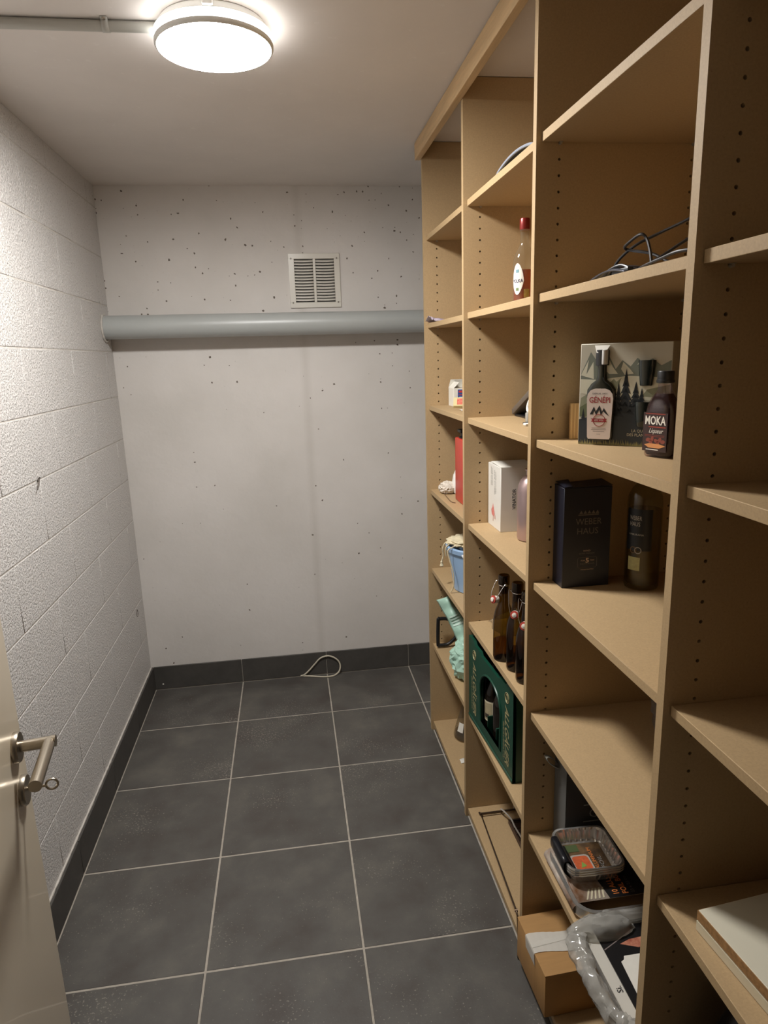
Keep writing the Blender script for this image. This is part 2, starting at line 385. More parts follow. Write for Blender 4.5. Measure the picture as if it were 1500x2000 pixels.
# ------------------------------------------------------------------ ceiling lamp
LX, LY = -.1206, 1.846
lp = thing('ceiling_lamp', 'round white ceiling lamp switched on, with glowing disc and side band', 'lamp', (LX, LY, ZC))
RING = mat('lamp_ring', (236, 235, 230), .4)
G().lathe([(.122, 0), (.125, -.003), (.126, -.015), (.134, -.0195)], 72).obj('lamp_base', RING, lp)
G().lathe([(.134, -.0195), (.1375, -.021), (.1385, -.037), (.1375, -.0385)], 72).obj('light_band', emit('lamp_band', LAMP_COL, LAMP_BAND), lp)
G().lathe([(.1375, -.0385), (.1395, -.040), (.1395, -.047), (.138, -.0495), (.1355, -.0505)], 72).obj('trim_ring', RING, lp)
G().lathe([(.1355, -.0503), (.12, -.0525), (.08, -.0545), (.04, -.0555), (0, -.056)], 72).obj('diffuser', emit('lamp_disc', LAMP_COL, LAMP_DISC), lp)
G().box((-.012, -.136, -.016), (.012, -.122, -.004), .002).obj('latch_tab', RING, lp)
# conduit on the ceiling
PVC = mat('grey_pvc', (174, 177, 175), .35, var=.05, vscale=8)
cd = thing('cable_conduit', 'thin grey conduit running along the ceiling to the round lamp', 'conduit', (XL, 1.836, ZC-.0122))
G().cyl((0, 0, 0), (LX-.1245-XL, 0, 0), .0118, n=20).obj('tube', mat('conduit_pvc', (178, 176, 168), .4), cd)
g = G(); cx = .434
pr_ = [(cx, -.022, .0100), (cx, -.0125, .010), (cx, -.0125, 0)] + [(cx, .0125*math.sin(a), -.0125*math.cos(a)) for a in [math.radians(t) for t in (-60, -30, 0, 30, 60)]] + [(cx, .0125, 0), (cx, .0125, .010)]
vs = [Vector(p)+Vector((dx, 0, 0)) for dx in (-.008, .008) for p in pr_]; m_ = len(pr_)
g.faces(vs, [(i, i+1, m_+i+1, m_+i) for i in range(m_-1)])
cl = g.obj('conduit_clip', mat('conduit_pvc', (0, 0, 0)), cd, solid=.0022)
G().lathe([(.0045, 0), (.0045, -.003), (.002, -.0045)], 12, c=(cx, -.0185, .009)).obj('clip_screw', STEEL, cl)

# ------------------------------------------------------------------ pipe on back wall
pp = thing('waste_pipe', 'thick grey plastic pipe running across the back wall', 'pipe', (XL, 3.250, 1.8393))
Mx = Matrix.Rotation(math.pi/2, 4, 'Y') @ Matrix.Identity(4)
g = G().cyl((-.01, 0, 0), (XR-XL-.002, 0, -.008), .0516, n=48).obj('pipe', PVC, pp)
crl = [(.004, .0545*math.cos(a), .0545*math.sin(a)+(-.006 if math.sin(a) < -.3 else 0)) for a in [2*math.pi*k/40 for k in range(40)]]
G().tube(crl, [.0045+.003*mnoise.noise((k*.5, 1, 2)) for k in range(40)], 6, True).obj('paint_collar', MORTAR, pp)
# ------------------------------------------------------------------ vent grille
vt = thing('vent_grille', 'square white plastic vent grille screwed to the back wall above the pipe', 'vent', (.1625, YB, 2.036))
VENT = mat('vent_plastic', (222, 218, 208), .25)
hw, hh, ix, iz = .1215, .1235, .0945, .098
g = G().box((-hw, -.009, iz), (hw, 0, hh), .002).box((-hw, -.009, -hh), (hw, 0, -iz), .002).box((-hw, -.009, -iz-.001), (-ix, 0, iz+.001), .001).box((ix, -.009, -iz-.001), (hw, 0, iz+.001), .001)
fr = g.obj('frame', VENT, vt)
G().box((-.006, -.010, -iz), (.006, 0, iz), .001).obj('centre_bar', VENT, vt)
G().box((-ix, -.0012, -iz), (ix, -.0004, iz)).obj('backing', mat('vent_dark', (70, 68, 64), .8), vt)
for k in range(14):
    z = iz-.007-k*(2*iz-.012)/13.6
    for s in (-1, 1):
        a, b = (.006, ix) if s > 0 else (-ix, -.006)
        def f(u, v): 
            return Vector((a+(b-a)*u, -.0095+.0085*v, z-.0095*(1-v)+.0035-.0014*math.sin(u*math.pi)))
        G().grid(f, 6, 2).obj('slat', VENT, vt, solid=.0014)
for sx2 in (-1, 1):
    for sz2 in (-1, 1):
        G().lathe([(.0042, 0), (.0042, .0008), (.0015, .0004)], 12, M=Matrix.Translation((sx2*.108, -.009, sz2*.1)) @ Matrix.Rotation(math.pi/2, 4, 'X')).obj('screw', mat('grey_screw', (120, 114, 104), .4, .6), vt)
# ------------------------------------------------------------------ cable loop on floor by the skirting
CREAM = mat('cream_cable', (206, 198, 178), .45)
pts = spline([(-.022, 3.346, .0045), (.02, 3.335, .0045), (.07, 3.318, .0045), (.115, 3.308, .0045), (.155, 3.316, .0048), (.183, 3.330, .022), (.188, 3.338, .058), (.167, 3.340, .090), (.127, 3.341, .109), (.085, 3.341, .100), (.052, 3.341, .068), (.022, 3.341, .036), (-.006, 3.342, .012), (-.026, 3.345, .0048)], 6)
tag(G().tube(pts, .0042, 8).obj('cable', CREAM), 'looped cream cable lying on the tiles against the back skirting', 'cable')

# ================================================================== SHELVING
XF, XS, XBK = .5566, .5690, .957
PY = [(2.695, 2.714), (2.097, 2.116), (1.493, 1.512), (.885, .904), (.281, .300)]
su = thing('shelving_unit', 'tall built-in brown fibreboard shelving along the right wall with drilled side panels', 'shelving', (XF, PY[-1][0], 0))
OX, OY = XF, PY[-1][0]
def panel(y0, y1):
    """board whose near face carries two columns of drilled peg holes (real recesses)"""
    g = G(); z0, z1 = 0, ZC-.002
    X = [0, .0524-.012, .0524+.012, .3584-.012, .3584+.012, XBK-XF]
    ya, yb = y0-OY, y1-OY
    hz = [2.0745-.0326*k for k in range(-1, 51)]; cz = .0163
    zt, zb = hz[0]+cz, hz[-1]-cz
    # shell except the near face
    g.faces([(0, ya, z0), (X[5], ya, z0), (X[5], yb, z0), (0, yb, z0), (0, ya, z1), (X[5], ya, z1), (X[5], yb, z1), (0, yb, z1)],
            [(0, 3, 2, 1), (4, 5, 6, 7), (3, 7, 6, 2), (0, 4, 7, 3), (1, 2, 6, 5)])
    def q(xa, xb, za, zb_): g.faces([(xa, ya, za), (xb, ya, za), (xb, ya, zb_), (xa, ya, zb_)], [(0, 1, 2, 3)])
    q(0, X[5], zt, z1); q(0, X[5], z0, zb)
    for a, b in ((0, 1), (2, 3), (4, 5)): q(X[a], X[b], zb, zt)
    N = 12; r = .0031
    for a in (1, 3):
        xc = (X[a]+X[a+1])/2
        for h in hz:
            sq = []; 
            for k in range(N):
                an = 2*math.pi*k/N+math.pi/4; c_, s_ = math.cos(an), math.sin(an); m2 = max(abs(c_)/.012, abs(s_)/cz)
                sq.append((xc+c_/m2, ya, h+s_/m2))
            ci = [(xc+r*math.cos(2*math.pi*k/N+math.pi/4), ya, h+r*math.sin(2*math.pi*k/N+math.pi/4)) for k in range(N)]
            bo = [(x, ya+.012, z) for x, y, z in ci]
            fs = [(k, (k+1) % N, N+(k+1) % N, N+k) for k in range(N)] + [(N+k, N+(k+1) % N, 2*N+(k+1) % N, 2*N+k) for k in range(N)] + [tuple(range(2*N, 3*N))]
            # corner fillers of the cell
            g.faces(sq+ci+bo, fs)
            for sx3 in (-1, 1):
                for sz3 in (-1, 1):
                    ck = [p for p in sq if abs(p[0]-xc-sx3*.012) < 1e-6 and (p[2]-h)*sz3 > 0]; dk = [p for p in sq if abs(p[2]-h-sz3*cz) < 1e-6 and (p[0]-xc)*sx3 > 0]
                    if ck and dk:
                        p1 = max(ck, key=lambda p: abs(p[2]-h)); p2 = max(dk, key=lambda p: abs(p[0]-xc))
                        if (Vector(p1)-Vector(p2)).length > 1e-5: g.faces([p1, (xc+sx3*.012, ya, h+sz3*cz), p2], [(0, 1, 2)])
    g.obj('side_panel', MDF, su, smooth=False)
for a, b in PY: panel(a, b)
G().box((XBK-OX, 0, 0), (XBK+.005-OX, PY[0][1]-OY, ZC-.003)).obj('added_back_panel', MDF, su, smooth=False)  # unseen back, added to keep the shelf bays dark
BAYZ = {0: [2.123, 1.796, 1.473, 1.123, .776, .426], 1: [2.123, 1.798, 1.473, 1.121, .771, .421], 2: [2.126, 1.799, 1.473, 1.121, .767, .405], 3: [2.126, 1.801, 1.477, 1.122, .766]}
PIN = mat('shelf_pin', (190, 186, 176), .3, .7)
for b, zs in BAYZ.items():
    ya, yb = PY[b+1][1]+.001-OY, PY[b][0]-.001-OY
    for z in zs:
        s = G().box((XS-OX, ya, z-.0185), (.950-OX, yb, z), .0008).obj('shelf', MDF, su)
        g = None
        for px in (.0524, .3584):
            for yy, d in ((yb, -1), (ya, 1)):
                g = G().cyl((px, yy-d*.0005, z-.0215), (px, yy+d*.007, z-.0215), .0027, n=10)
                g.box((px-.0035, yy+(.0005 if d > 0 else -.009), z-.0195), (px+.0035, yy+(.009 if d > 0 else -.0005), z-.0187))
                g.obj('shelf_pin', PIN, s)
    zb = {0: .044, 1: .033, 2: .035, 3: .035}[b]
    s = G().box((XS-.004-OX, ya, zb-.0185), (.950-OX, yb, zb), .0008).obj('base_board', MDF, su)
    G().box((XS+.03-OX, ya, .001), (XS+.048-OX, yb, zb-.0185)).obj('plinth', MDF, s)
# front rail under the ceiling
G().box((.533-OX, .25-OY, 2.395), (XF-.0005-OX, 2.719-OY, ZC-.001), .0015).obj('top_rail', PINE, su, 'planed pine batten along the ceiling with small knots')

# ================================================================== THINGS: bay by the back wall (bay 0)
def at(o, *a): return o
# crumpled leaflet on second shelf
g = G()
def f(u, v):
    x, y = .556+.062*u, 2.560+.120*v
    return Vector((x, y, 1.7985+.014*math.sin(math.pi*v)*(1-u*.6)+.010*abs(mnoise.noise((u*3, v*3, 2)))+(.004 if u < .15 else 0)))
lf = thing('leaflet', 'crumpled pale leaflet on the shelf corner nearest the back wall', 'paper', (0, 0, 0))
g.grid(f, 10, 14).obj('sheet', mat('leaflet_paper', (205, 196, 210), .6, var=.3, vscale=30, c2=(150, 130, 150)), lf, solid=.0006)
# white carton
ca = thing('carton', 'small white carton with a red and blue shield, its flaps open', 'box', (.640, 2.565, 1.473))
G().box((0, 0, 0), (.075, .085, .071), .001).obj('carton_body', PAPER, ca)
for s_, (a, b, c, d) in enumerate([((0, 0, .071), (0, .085, .071), (.022, .085, .094), (.022, 0, .094)), ((.075, 0, .071), (.075, .085, .071), (.055, .085, .096), (.055, 0, .096)), ((0, .085, .071), (.075, .085, .071), (.07, .07, .103), (.005, .07, .103))]):
    G().poly([a, b, c, d]).obj('flap', PAPER, ca, solid=.0008, smooth=False)
Mf = Matrix.Identity(4)
BLUE = mat('print_blue', (52, 84, 150), .5); RED = mat('print_red', (196, 62, 60), .5)
G().prism([(.016, .066), (.072, .066), (.072, .030), (.044, .018), (.016, .030)], -.0004, -.0001, Mf).obj('shield_print', BLUE, ca, smooth=False)
G().prism([(.020, .062), (.072, .062), (.072, .054), (.020, .054)], -.0007, -.0003, Mf).prism([(.020, .047), (.072, .047), (.072, .044), (.020, .044)], -.0007, -.0003, Mf).obj('red_stripe', RED, ca, smooth=False)
G().prism([(.022, .038), (.072, .038), (.072, .034), (.022, .034)], -.0007, -.0003, Mf).obj('pale_stripe', mat('print_pale', (190, 205, 230), .5), ca, smooth=False)
# matchbox-like packet leaning on the carton
pk = thing('packet', 'flat cream packet with red print leaning against the white carton', 'box', (.624, 2.510, 1.4735), -.30)
Mt = Matrix.Rotation(math.radians(38), 4, 'X')
G().box((0, 0, 0), (.062, .048, .011), .0008, M=Mt).obj('packet_body', mat('packet_cream', (214, 200, 150), .6), pk)
G().box((.014, .006, .0105), (.058, .040, .0113), M=Mt).obj('red_print', mat('packet_red', (206, 88, 70), .6, var=.5, vscale=90, c2=(226, 150, 130)), pk)
# wooden frame piece behind
fb = thing('wood_offcut', 'narrow upright wooden box standing behind the white carton', 'box', (.700, 2.655, 1.473))
G().box((0, 0, 0), (.10, .034, .155), .001).obj('board', MDF, fb)
G().box((.013, -.0012, .02), (.10, .0, .105)).obj('painted_recess', mat('recess_shade', (70, 52, 40), .8), fb)  # flat panel on the board; recess shade put into its colour
# paper scraps
tag(G().grid(lambda u, v: Vector((.618+.03*u, 2.36+.05*v, 1.4745+.002*abs(math.sin(3*u+2*v)))), 4, 4).obj('paper_scrap', PAPER, solid=.0004), 'small pale paper scrap lying in front of the red printed packet', 'paper')
# shelf 4: red canister, white dome, fluff, stick
rc = thing('canister', 'tall flat red plastic canister with a black cap', 'canister', (.620, 2.325, 1.123))
CANR = mat('red_plastic', (196, 62, 48), .38, var=.1, vscale=10)
G().box((0, 0, 0), (.11, .150, .244), .006, 3).obj('canister_body', CANR, rc)
G().lathe([(.030, .244), (.030, .250), (.024, .252), (.024, .272), (.020, .276)], 28, c=(.035, .100, 0)).obj('cap', BLACK, rc)
G().box((.008, .09, .262), (.06, .145, .275), .004, 2).obj('spout', BLACK, rc)
wd = thing('white_container', 'white egg-shaped plastic container standing behind the red canister', 'container', (.692, 2.585, 1.123))
G().lathe([(.044, 0), (.052, .004), (.0565, .02), (.056, .045), (.051, .075), (.0495, .077), (.041, .097), (.028, .112), (.014, .121), (0, .123)], 32).obj('container_body', mat('white_gloss', (232, 230, 224), .25), wd)
tag(crumple((.620, 2.600, 1.146), (.031, .031, .022), .22, 3, 4, 1.1235).obj('cotton_ball', mat('cotton', (214, 204, 190), .95, bump=.6, bscale=150, bdist=.004)), 'fluffy off-white ball of wadding beside the white container', 'wadding')
tag(G().tube(spline([(.603, 2.60, 1.1248), (.597, 2.52, 1.1248), (.593, 2.43, 1.1248), (.603, 2.405, 1.1248)], 4), .0017, 6).obj('stick', mat('twig', (110, 82, 58), .7)), 'thin brown stick lying on the shelf before the wadding', 'stick')
# shelf 5: blue bucket with net bag
BKT = mat('blue_plastic', (150, 180, 214), .4, var=.06, vscale=6)
bk = thing('bucket', 'pale blue plastic bucket with a white bail handle', 'bucket', (.700, 2.415, .776))
G().lathe([(.094, 0), (.100, .003), (.122, .158), (.129, .160), (.131, .176), (.128, .180), (.122, .180), (.120, .172), (.098, .008), (0, .006)], 56).obj('bucket_body', BKT, bk)
pts = spline([(-.094, -.096, .165), (-.080, -.120, .150), (-.045, -.146, .134), (.0, -.155, .124), (.06, -.138, .124), (.112, -.07, .15), (.125, -.02, .166)], 8)
G().tube(pts, .0042, 8).obj('bail_handle', mat('bail_white', (206, 210, 214), .35), bk)
NET = mat('cream_cloth', (228, 214, 180), .9, var=.25, vscale=90, bump=.7, bscale=260, bdist=.002)
nb = thing('cloth_bag', 'crumpled cream drawstring cloth bag lying on top of the blue bucket', 'bag', (.700, 2.385, .956))
crumple((.015, -.035, .042), (.068, .062, .042), .24, 2.0, 9, .0).obj('cloth', NET, nb)
crumple((-.045, .04, .012), (.060, .058, .014), .35, 2.6, 3, .0).obj('cloth_fold', NET, nb)
for c in ([(-.03, .02, .03), (-.09, .05, .012), (-.127, .055, .006), (-.139, .06, -.02), (-.136, .066, -.05), (-.142, .07, -.075)],
          [(-.02, -.03, .03), (-.085, -.015, .012), (-.115, -.02, .008), (-.137, -.02, -.006), (-.132, -.022, -.04), (-.118, -.026, -.10), (-.117, -.02, -.150), (-.125, -.01, -.176)],
          [(-.02, 0, .035), (-.08, .01, .018), (-.125, .018, .006), (-.137, .02, -.012), (-.134, .024, -.04)]):
    G().tube(spline(c, 5), .0026, 6).obj('drawstring', NET, nb)
G().lathe([(.001, .012), (.005, .006), (.0035, 0), (.008, -.010), (.006, -.013)], 10, c=(-.142, .07, -.082)).obj('tassel', NET, nb)
# shelf 6: D handle + mint bag
dh = thing('d_handle_tool', 'black D-shaped tool handle lying on the lower shelf beside the mint bag', 'tool', (.580, 2.640, .426))
lp_ = [(.0, 0, .022), (.002, 0, .128), (.008, 0, .136), (.045, 0, .132), (.082, 0, .104), (.090, 0, .07), (.080, 0, .046), (.046, 0, .016), (.008, 0, .014)]
G().tube(spline(lp_, 4, True), .0078, 10, True).obj('grip_loop', BLACK, dh)
Mh = Matrix.Translation((.078, 0, .074)) @ Matrix.Rotation(math.radians(94), 4, 'Y')
G().lathe([(.030, 0), (.036, .008), (.034, .016), (.036, .022), (.026, .05), (.021, .075)], 24, M=Mh).obj('socket', mat('dark_grey_plastic', (48, 46, 48), .45), dh)
G().cyl((.150, 0, .068), (.350, 0, .040), .017, n=16).obj('shaft', mat('shaft_wood', (120, 84, 52), .6), dh)
MINT = mat('mint_plastic', (172, 208, 190), .35, var=.12, vscale=14, bump=.15, bscale=40, bdist=.004)
mb = thing('mint_bag', 'crumpled mint green plastic bag with its rolled top leaning up', 'bag', (.630, 2.400, .426))
crumple((.03, -.030, .066), (.072, .075, .070), .26, 1.7, 21, .0, 5).obj('bag_body', MINT, mb, ang=25)
def f(u, v):
    a = (u-.5)*2; p = Vector((-.052+.072*v+.010*math.sin(2*v), .135-.14*v, .272-.17*v)); wdt = .030+.012*v
    return p + Vector((a*wdt*.75, -a*wdt*.25, a*wdt*.35)) + Vector((0, -1, .3))*(.018*(1-a*a)+.006*math.sin(9*v+2*a)+.004*math.sin(23*v))
G().grid(f, 12, 26).obj('bag_neck', MINT, mb, solid=.002, ang=60)
for k in range(4):
    G().grid(lambda u, v, k=k: f(.15+.7*u, .34+.055*k+.028*v)+Vector((-.0012, -.0035, .001)), 8, 2).obj('pale_print', mat('mint_print', (205, 226, 214), .5), mb)
# bottom: conical flask with label, scrap
fk = thing('conical_flask', 'clear glass conical flask with a white square label on the base board', 'flask', (.690, 2.545, .044))
CLEAR = glass('clear_glass', (.90, .88, .82), .06, (190, 180, 160))
G().lathe([(.055, 0), (.0645, .004), (.066, .014), (.060, .04), (.030, .145), (.021, .175), (.020, .215), (.024, .220), (.0225, .221), (.0185, .214), (.0195, .176), (.0285, .146), (.058, .042), (.063, .016), (.054, .005), (0, .004)], 36).obj('flask_body', CLEAR, fk)
G().lathe([(.0635, .006), (.061, .022), (0, .022)], 32).obj('liquid', glass('flask_liquid', (.7, .62, .48), .1, (150, 120, 90)), fk)
g = G(); a0 = math.radians(203)
g.grid(lambda u, v: Vector(((.0615-.019*v*.62)*math.cos(a0+.48*u), (.0615-.019*v*.62)*math.sin(a0+.48*u), .045+.038*v)), 6, 2).obj('label_square', PAPER, fk)
tag(G().grid(lambda u, v: Vector((.606+.022*u, 2.352+.03*v, .0455+.003*abs(math.sin(2*u+3*v)))), 3, 3).obj('paper_scrap', PAPER, solid=.0004), 'tiny white paper scrap on the base board near the conical flask', 'paper')

# ================================================================== bay 1
# dark cap brim on top shelf
cb = thing('cap_brim', 'dark curved cap brim with a grey edge peeking over the upper shelf', 'cap', (.592, 1.700, 2.1235))
def f(u, v):
    y = .135-.27*u; x = -.014+.13*v
    return Vector((x, y, .0015+.017*math.sin(math.pi*min(1, max(0, (u*1.02))))**.7*(1-.2*v)))
G().grid(f, 24, 8).obj('brim', mat('cap_black', (28, 28, 32), .6), cb, solid=.003)
G().tube([f(k/24, 0) for k in range(25)], .0036, 8).obj('edge_piping', mat('cap_edge', (150, 156, 168), .35), cb)
# amber liqueur bottle
def bottle_prof(r, h, hs, hn, rn, lip=True):
    pr = [(r*.86, 0), (r*.97, .003), (r, .008), (r, hs), (r*.97, hs+(hn-hs)*.22), (r*.80, hs+(hn-hs)*.5), (rn*1.25, hs+(hn-hs)*.82), (rn, hn)]
    if lip: pr += [(rn*.97, h-.012), (rn*1.15, h-.010), (rn*1.15, h)]
    else: pr += [(rn, h)]
    return pr
vb = thing('liqueur_bottle', 'clear bottle half full of amber liquor with a red cap', 'bottle', (.627, 1.752, 1.798))
G().lathe(bottle_prof(.0285, .186, .095, .150, .0108), 40).obj('glass_body', CLEAR, vb)
G().lathe([(.0264, .005), (.0268, .010), (.0268, .0815), (0, .0815)], 36).obj('liquor', glass('amber', (.80, .36, .08), .40, (168, 78, 22), .05), vb)
G().lathe([(.0128, .180), (.0132, .182), (.0132, .204), (.0120, .207), (0, .207)], 28).obj('cap', mat('cap_red', (128, 36, 32), .3, .3), vb)
va = math.radians(214)
leaf = lambda u: ((.054-.034*math.sin(math.pi*u)**.8, .054+.043*math.sin(math.pi*u)**.6))
patch(.0290, va-.62, va+.62, 0, 0, 16, leaf).obj('leaf_label', PAPER, vb)
text(vb, 'POLKA', .0085, (0, 0, .050), 0, 0, mat('label_navy', (60, 56, 90), .5), width=.031, wrap=(.02935, va), bold=.02)
patch(.0293, va-.16, va+.16, .074, .082, 4).obj('label_emblem', mat('label_teal', (110, 150, 160), .5), vb)
patch(.0293, va-.14, va+.14, .030, .037, 4).obj('label_motif', mat('label_green', (110, 128, 80), .5), vb)
patch(.0290, va+.62, va+1.12, .012, .033, 6).obj('gold_label', mat('gold_foil', (190, 164, 96), .35, .5, var=.4, vscale=120), vb)
# dark slab propped on third shelf + white plug
sl = thing('tablet_case', 'dark grey flat case propped at a slant in the shelf corner', 'case', (.715, 2.092, 1.4735))
Ms = Matrix.Rotation(math.radians(-24), 4, 'X')
G().box((0, -.20, 0), (.22, 0, .019), .003, 2, M=Ms @ Matrix.Translation((0, -.002, .003))).obj('lid', mat('case_grey', (92, 84, 76), .5), sl)
G().box((.004, -.19, .0), (.215, -.012, .007), .002).obj('case_base', BLACK, sl)
ph = thing('white_adapter', 'small white plug adapter with a ring standing on the shelf', 'adapter', (.672, 1.815, 1.4735))
G().box((-.016, -.014, 0), (.016, .014, .006), .002).obj('foot', BLACK, ph)
G().box((-.010, -.010, .006), (.012, .012, .034), .004, 2).obj('adapter_body', mat('adapter_grey', (150, 148, 142), .35), ph)
G().tube([(.0 + .004*math.sin(a), .014*math.cos(a), .054+.017*math.sin(a)) for a in [2*math.pi*k/20 for k in range(20)]], .0042, 8, True).obj('adapter_ring', WHITE, ph)
G().box((-.026, -.038, .0), (-.008, -.018, .007), .0015).obj('plug_tip', WHITE, ph)
# wine pourer box
vn = thing('gift_box', 'upright white box with black vertical lettering and a small red picture', 'box', (.637, 1.962, 1.121))
G().box((0, 0, 0), (.112, .131, .206), .0012).obj('carton_body', mat('vinator_card', (216, 212, 204), .45), vn)
G().faces([(0, 0, .2065), (.112, 0, .2065), (.112, .10, .212), (0, .10, .212)], [(0, 1, 2, 3)]).obj('lid_flap', PAPER, vn, solid=.001, smooth=False)
text(vn, 'VINATOR', .0115, (.049, -.0006, .105), (0, 0, 1), (-1, 0, 0), INK, width=.066, bold=.01)
for i, (yy, zz, ln) in enumerate([(.100, .165, .062), (.086, .165, .058), (.064, .150, .080), (.052, .150, .074)]):
    text(vn, 'WINE POURER', .0050, (-.0006, yy, zz), (0, 0, -1), (0, -1, 0), INK, width=ln)
g = G(); Mv = Matrix.Translation((-.0004, 0, 0)) @ Matrix.Rotation(math.pi/2, 4, 'Z')
g.prism([(.060, .045), (.072, .036), (.088, .040), (.094, .055), (.083, .066), (.077, .078), (.070, .066)], 0, .0004, Mv)
g.obj('red_picture', mat('wine_red', (188, 56, 52), .5, var=.4, vscale=60, c2=(220, 150, 140)), vn, smooth=False)
G().prism([(.052, .030), (.066, .030), (.066, .044), (.060, .048), (.052, .042)], 0, .0004, Mv).prism([(.074, .020), (.079, .020), (.079, .038), (.074, .038)], 0, .0004, Mv).obj('pale_picture', mat('wine_pale', (206, 170, 160), .5), vn, smooth=False)
# metal growler
gw = thing('steel_bottle', 'rose-tinted brushed metal bottle in front of the upright white lettered box', 'bottle', (.699, 1.862, 1.121))
G().lathe([(.034, 0), (.039, .003), (.041, .010), (.041, .150), (.039, .166), (.033, .182), (.022, .194), (.016, .198), (.016, .210), (.019, .211), (.019, .216), (.0, .216)], 48).obj('bottle_body', mat('rose_metal', (196, 172, 172), .34, .85, var=.12, vscale=6), gw)
G().tube([(.010*math.cos(a), 0, .224+.010*math.sin(a)) for a in [2*math.pi*k/16 for k in range(16)]], .0018, 6, True).obj('top_ring', CHROME, gw)
# swing-top beer bottles
AMB = glass('brown_glass', (.44, .34, .11), .05, (28, 18, 8), .04)
CER = mat('white_ceramic', (224, 216, 206), .25); RUB = mat('red_rubber', (176, 62, 50), .5)
def swing_bottle(loc, ang, label, drop, hide=False):
    t = thing('swing_top_bottle', label, 'bottle', loc, 0, 'swing-top bottles on the shelf')
    G().lathe([(.026, 0), (.0295, .003), (.031, .010), (.031, .120), (.0295, .138), (.0245, .158), (.0175, .176), (.0150, .200), (.0142, .228), (.0142, .236), (.0165, .238), (.0168, .262), (.0150, .266), (.0115, .266), (.0108, .240), (.0108, .21)], 40).obj('bottle_body', AMB, t)
    G().lathe([(.0292, .005), (.0297, .012), (.0297, .060), (0, .060)], 32).obj('contents', glass('brown_beer', (.70, .52, .16), .10, (44, 28, 8)), t)
    c, s = math.cos(ang), math.sin(ang)
    G().tube([(.0152*math.cos(a), .0152*math.sin(a), .236) for a in [2*math.pi*k/24 for k in range(24)]], .0012, 6, True).obj('neck_wire', CHROME, t)
    w_ = G()
    for sd in (-1, 1):
        base = Vector((-s*sd*.0162, c*sd*.0162, .236)); tip = Vector((c*.036-s*sd*.007, s*.036+c*sd*.007, .236-drop))
        w_.tube(spline([base, base+Vector((c*.010-s*sd*.006, s*.010+c*sd*.006, .008)), (base+tip)/2+Vector((c*.012-s*sd*.006, s*.012+c*sd*.006, .0)), tip+Vector((-s*sd*.004, c*sd*.004, .002)), tip], 5), .0011, 6)
    w_.obj('bail_wire', CHROME, t)
    cz = .236-drop; Ms = Matrix.Translation((c*.032, s*.032, cz)) @ Matrix(((c, -s, 0, 0), (s, c, 0, 0), (0, 0, 1, 0), (0, 0, 0, 1))) @ Matrix.Rotation(math.radians(80), 4, 'Y')
    st = G().lathe([(.0, -.010), (.010, -.010), (.0115, -.004), (.0105, .002), (.007, .005), (.0065, .010), (.0, .0115)], 20, M=Ms).obj('stopper', CER, t)
    G().lathe([(.0065, .0025), (.0118, .003), (.0118, .0065), (.0065, .007)], 20, M=Ms).obj('gasket', RUB, st)
    return t
swing_bottle((.5965, 1.800, .771), math.radians(196), 'brown swing-top beer bottle at the far end of its shelf, about a quarter full', .041)
swing_bottle((.613, 1.727, .771), math.radians(238), 'brown swing-top beer bottle in the middle of three, red gasket facing out', .056)
swing_bottle((.615, 1.650, .771), math.radians(236), 'brown swing-top beer bottle nearest the upright, half hidden by it', .058)
ps = thing('plastic_sheet', 'clear crumpled plastic film behind the first brown swing-top bottle', 'plastic', (.680, 2.00, .771))
G().grid(lambda u, v: Vector((-.045+.11*u+.006*math.sin(9*v), .085-.13*v-.02*u, .001+.055*(1-v)*u+.008*abs(mnoise.noise((u*4, v*4, 6))))), 14, 14).obj('film', glass('film', (.90, .88, .84), .10, (190, 180, 165), .08), ps, solid=.0006)
# ------------------------------------------------------------------ beer crate
cr8 = thing('beer_crate', 'dark green plastic beer crate with two columns of pale lettering, full of bottles', 'crate', (.568, 2.088, .4215), math.radians(-87.1))
CG = mat('crate_green', (18, 68, 51), .38, var=.1, vscale=12)
L, D, H, T = .408, .300, .305, .010
def arch(u0, u1, w0, w1, n=14):
    pts = [(u0, w0)]; rc_ = (u1-u0)/2; c = (u0+u1)/2; hh_ = .075
    for k in range(n+1):
        a = math.pi*(1-k/n); pts.append((c+rc_*math.cos(a), w1-hh_+hh_*math.sin(a)))
    pts.append((u1, w0)); return pts
op = arch(.120, .312, .045, .245)
top = [(0, H), (.050, H), (.065, H-.012), (.115, H-.012), (.125, H-.022), (.285, H-.022), (.295, H-.012), (.345, H-.012), (.360, H), (L, H)]
def front(d0, d1, g):
    # face strips between outline and opening: split in columns
    us = sorted(set([round(p[0], 4) for p in op+top] + [0, L]))
    def up_(pl, u):
        for (a, za), (b, zb_) in zip(pl[:-1], pl[1:]):
            if a <= u <= b and b > a: return za+(zb_-za)*(u-a)/(b-a)
        return pl[-1][1]
    oup = [p for p in op[1:-1]]
    for a, b in zip(us[:-1], us[1:]):
        if b-a < 1e-5: continue
        m_ = (a+b)/2; cols = []
        if .120 < m_ < .312: cols = [((0, 0), (.045, .045)), ((up_(oup, a), up_(oup, b)), (up_(top, a), up_(top, b)))]
        else: cols = [((0, 0), (up_(top, a), up_(top, b)))]
        for (l0, l1), (h0, h1) in cols:
            vs = [(a, d0, l0), (b, d0, l1), (b, d0, h1), (a, d0, h0), (a, d1, l0), (b, d1, l1), (b, d1, h1), (a, d1, h0)]
            g.faces(vs, [(0, 1, 2, 3), (7, 6, 5, 4), (3, 2, 6, 7), (4, 5, 1, 0)])
    # reveal of the opening and the outer ends
    for (p, q_) in zip(op, op[1:]+op[:1]):
        g.faces([(p[0], d0, p[1]), (q_[0], d0, q_[1]), (q_[0], d1, q_[1]), (p[0], d1, p[1])], [(0, 1, 2, 3)])
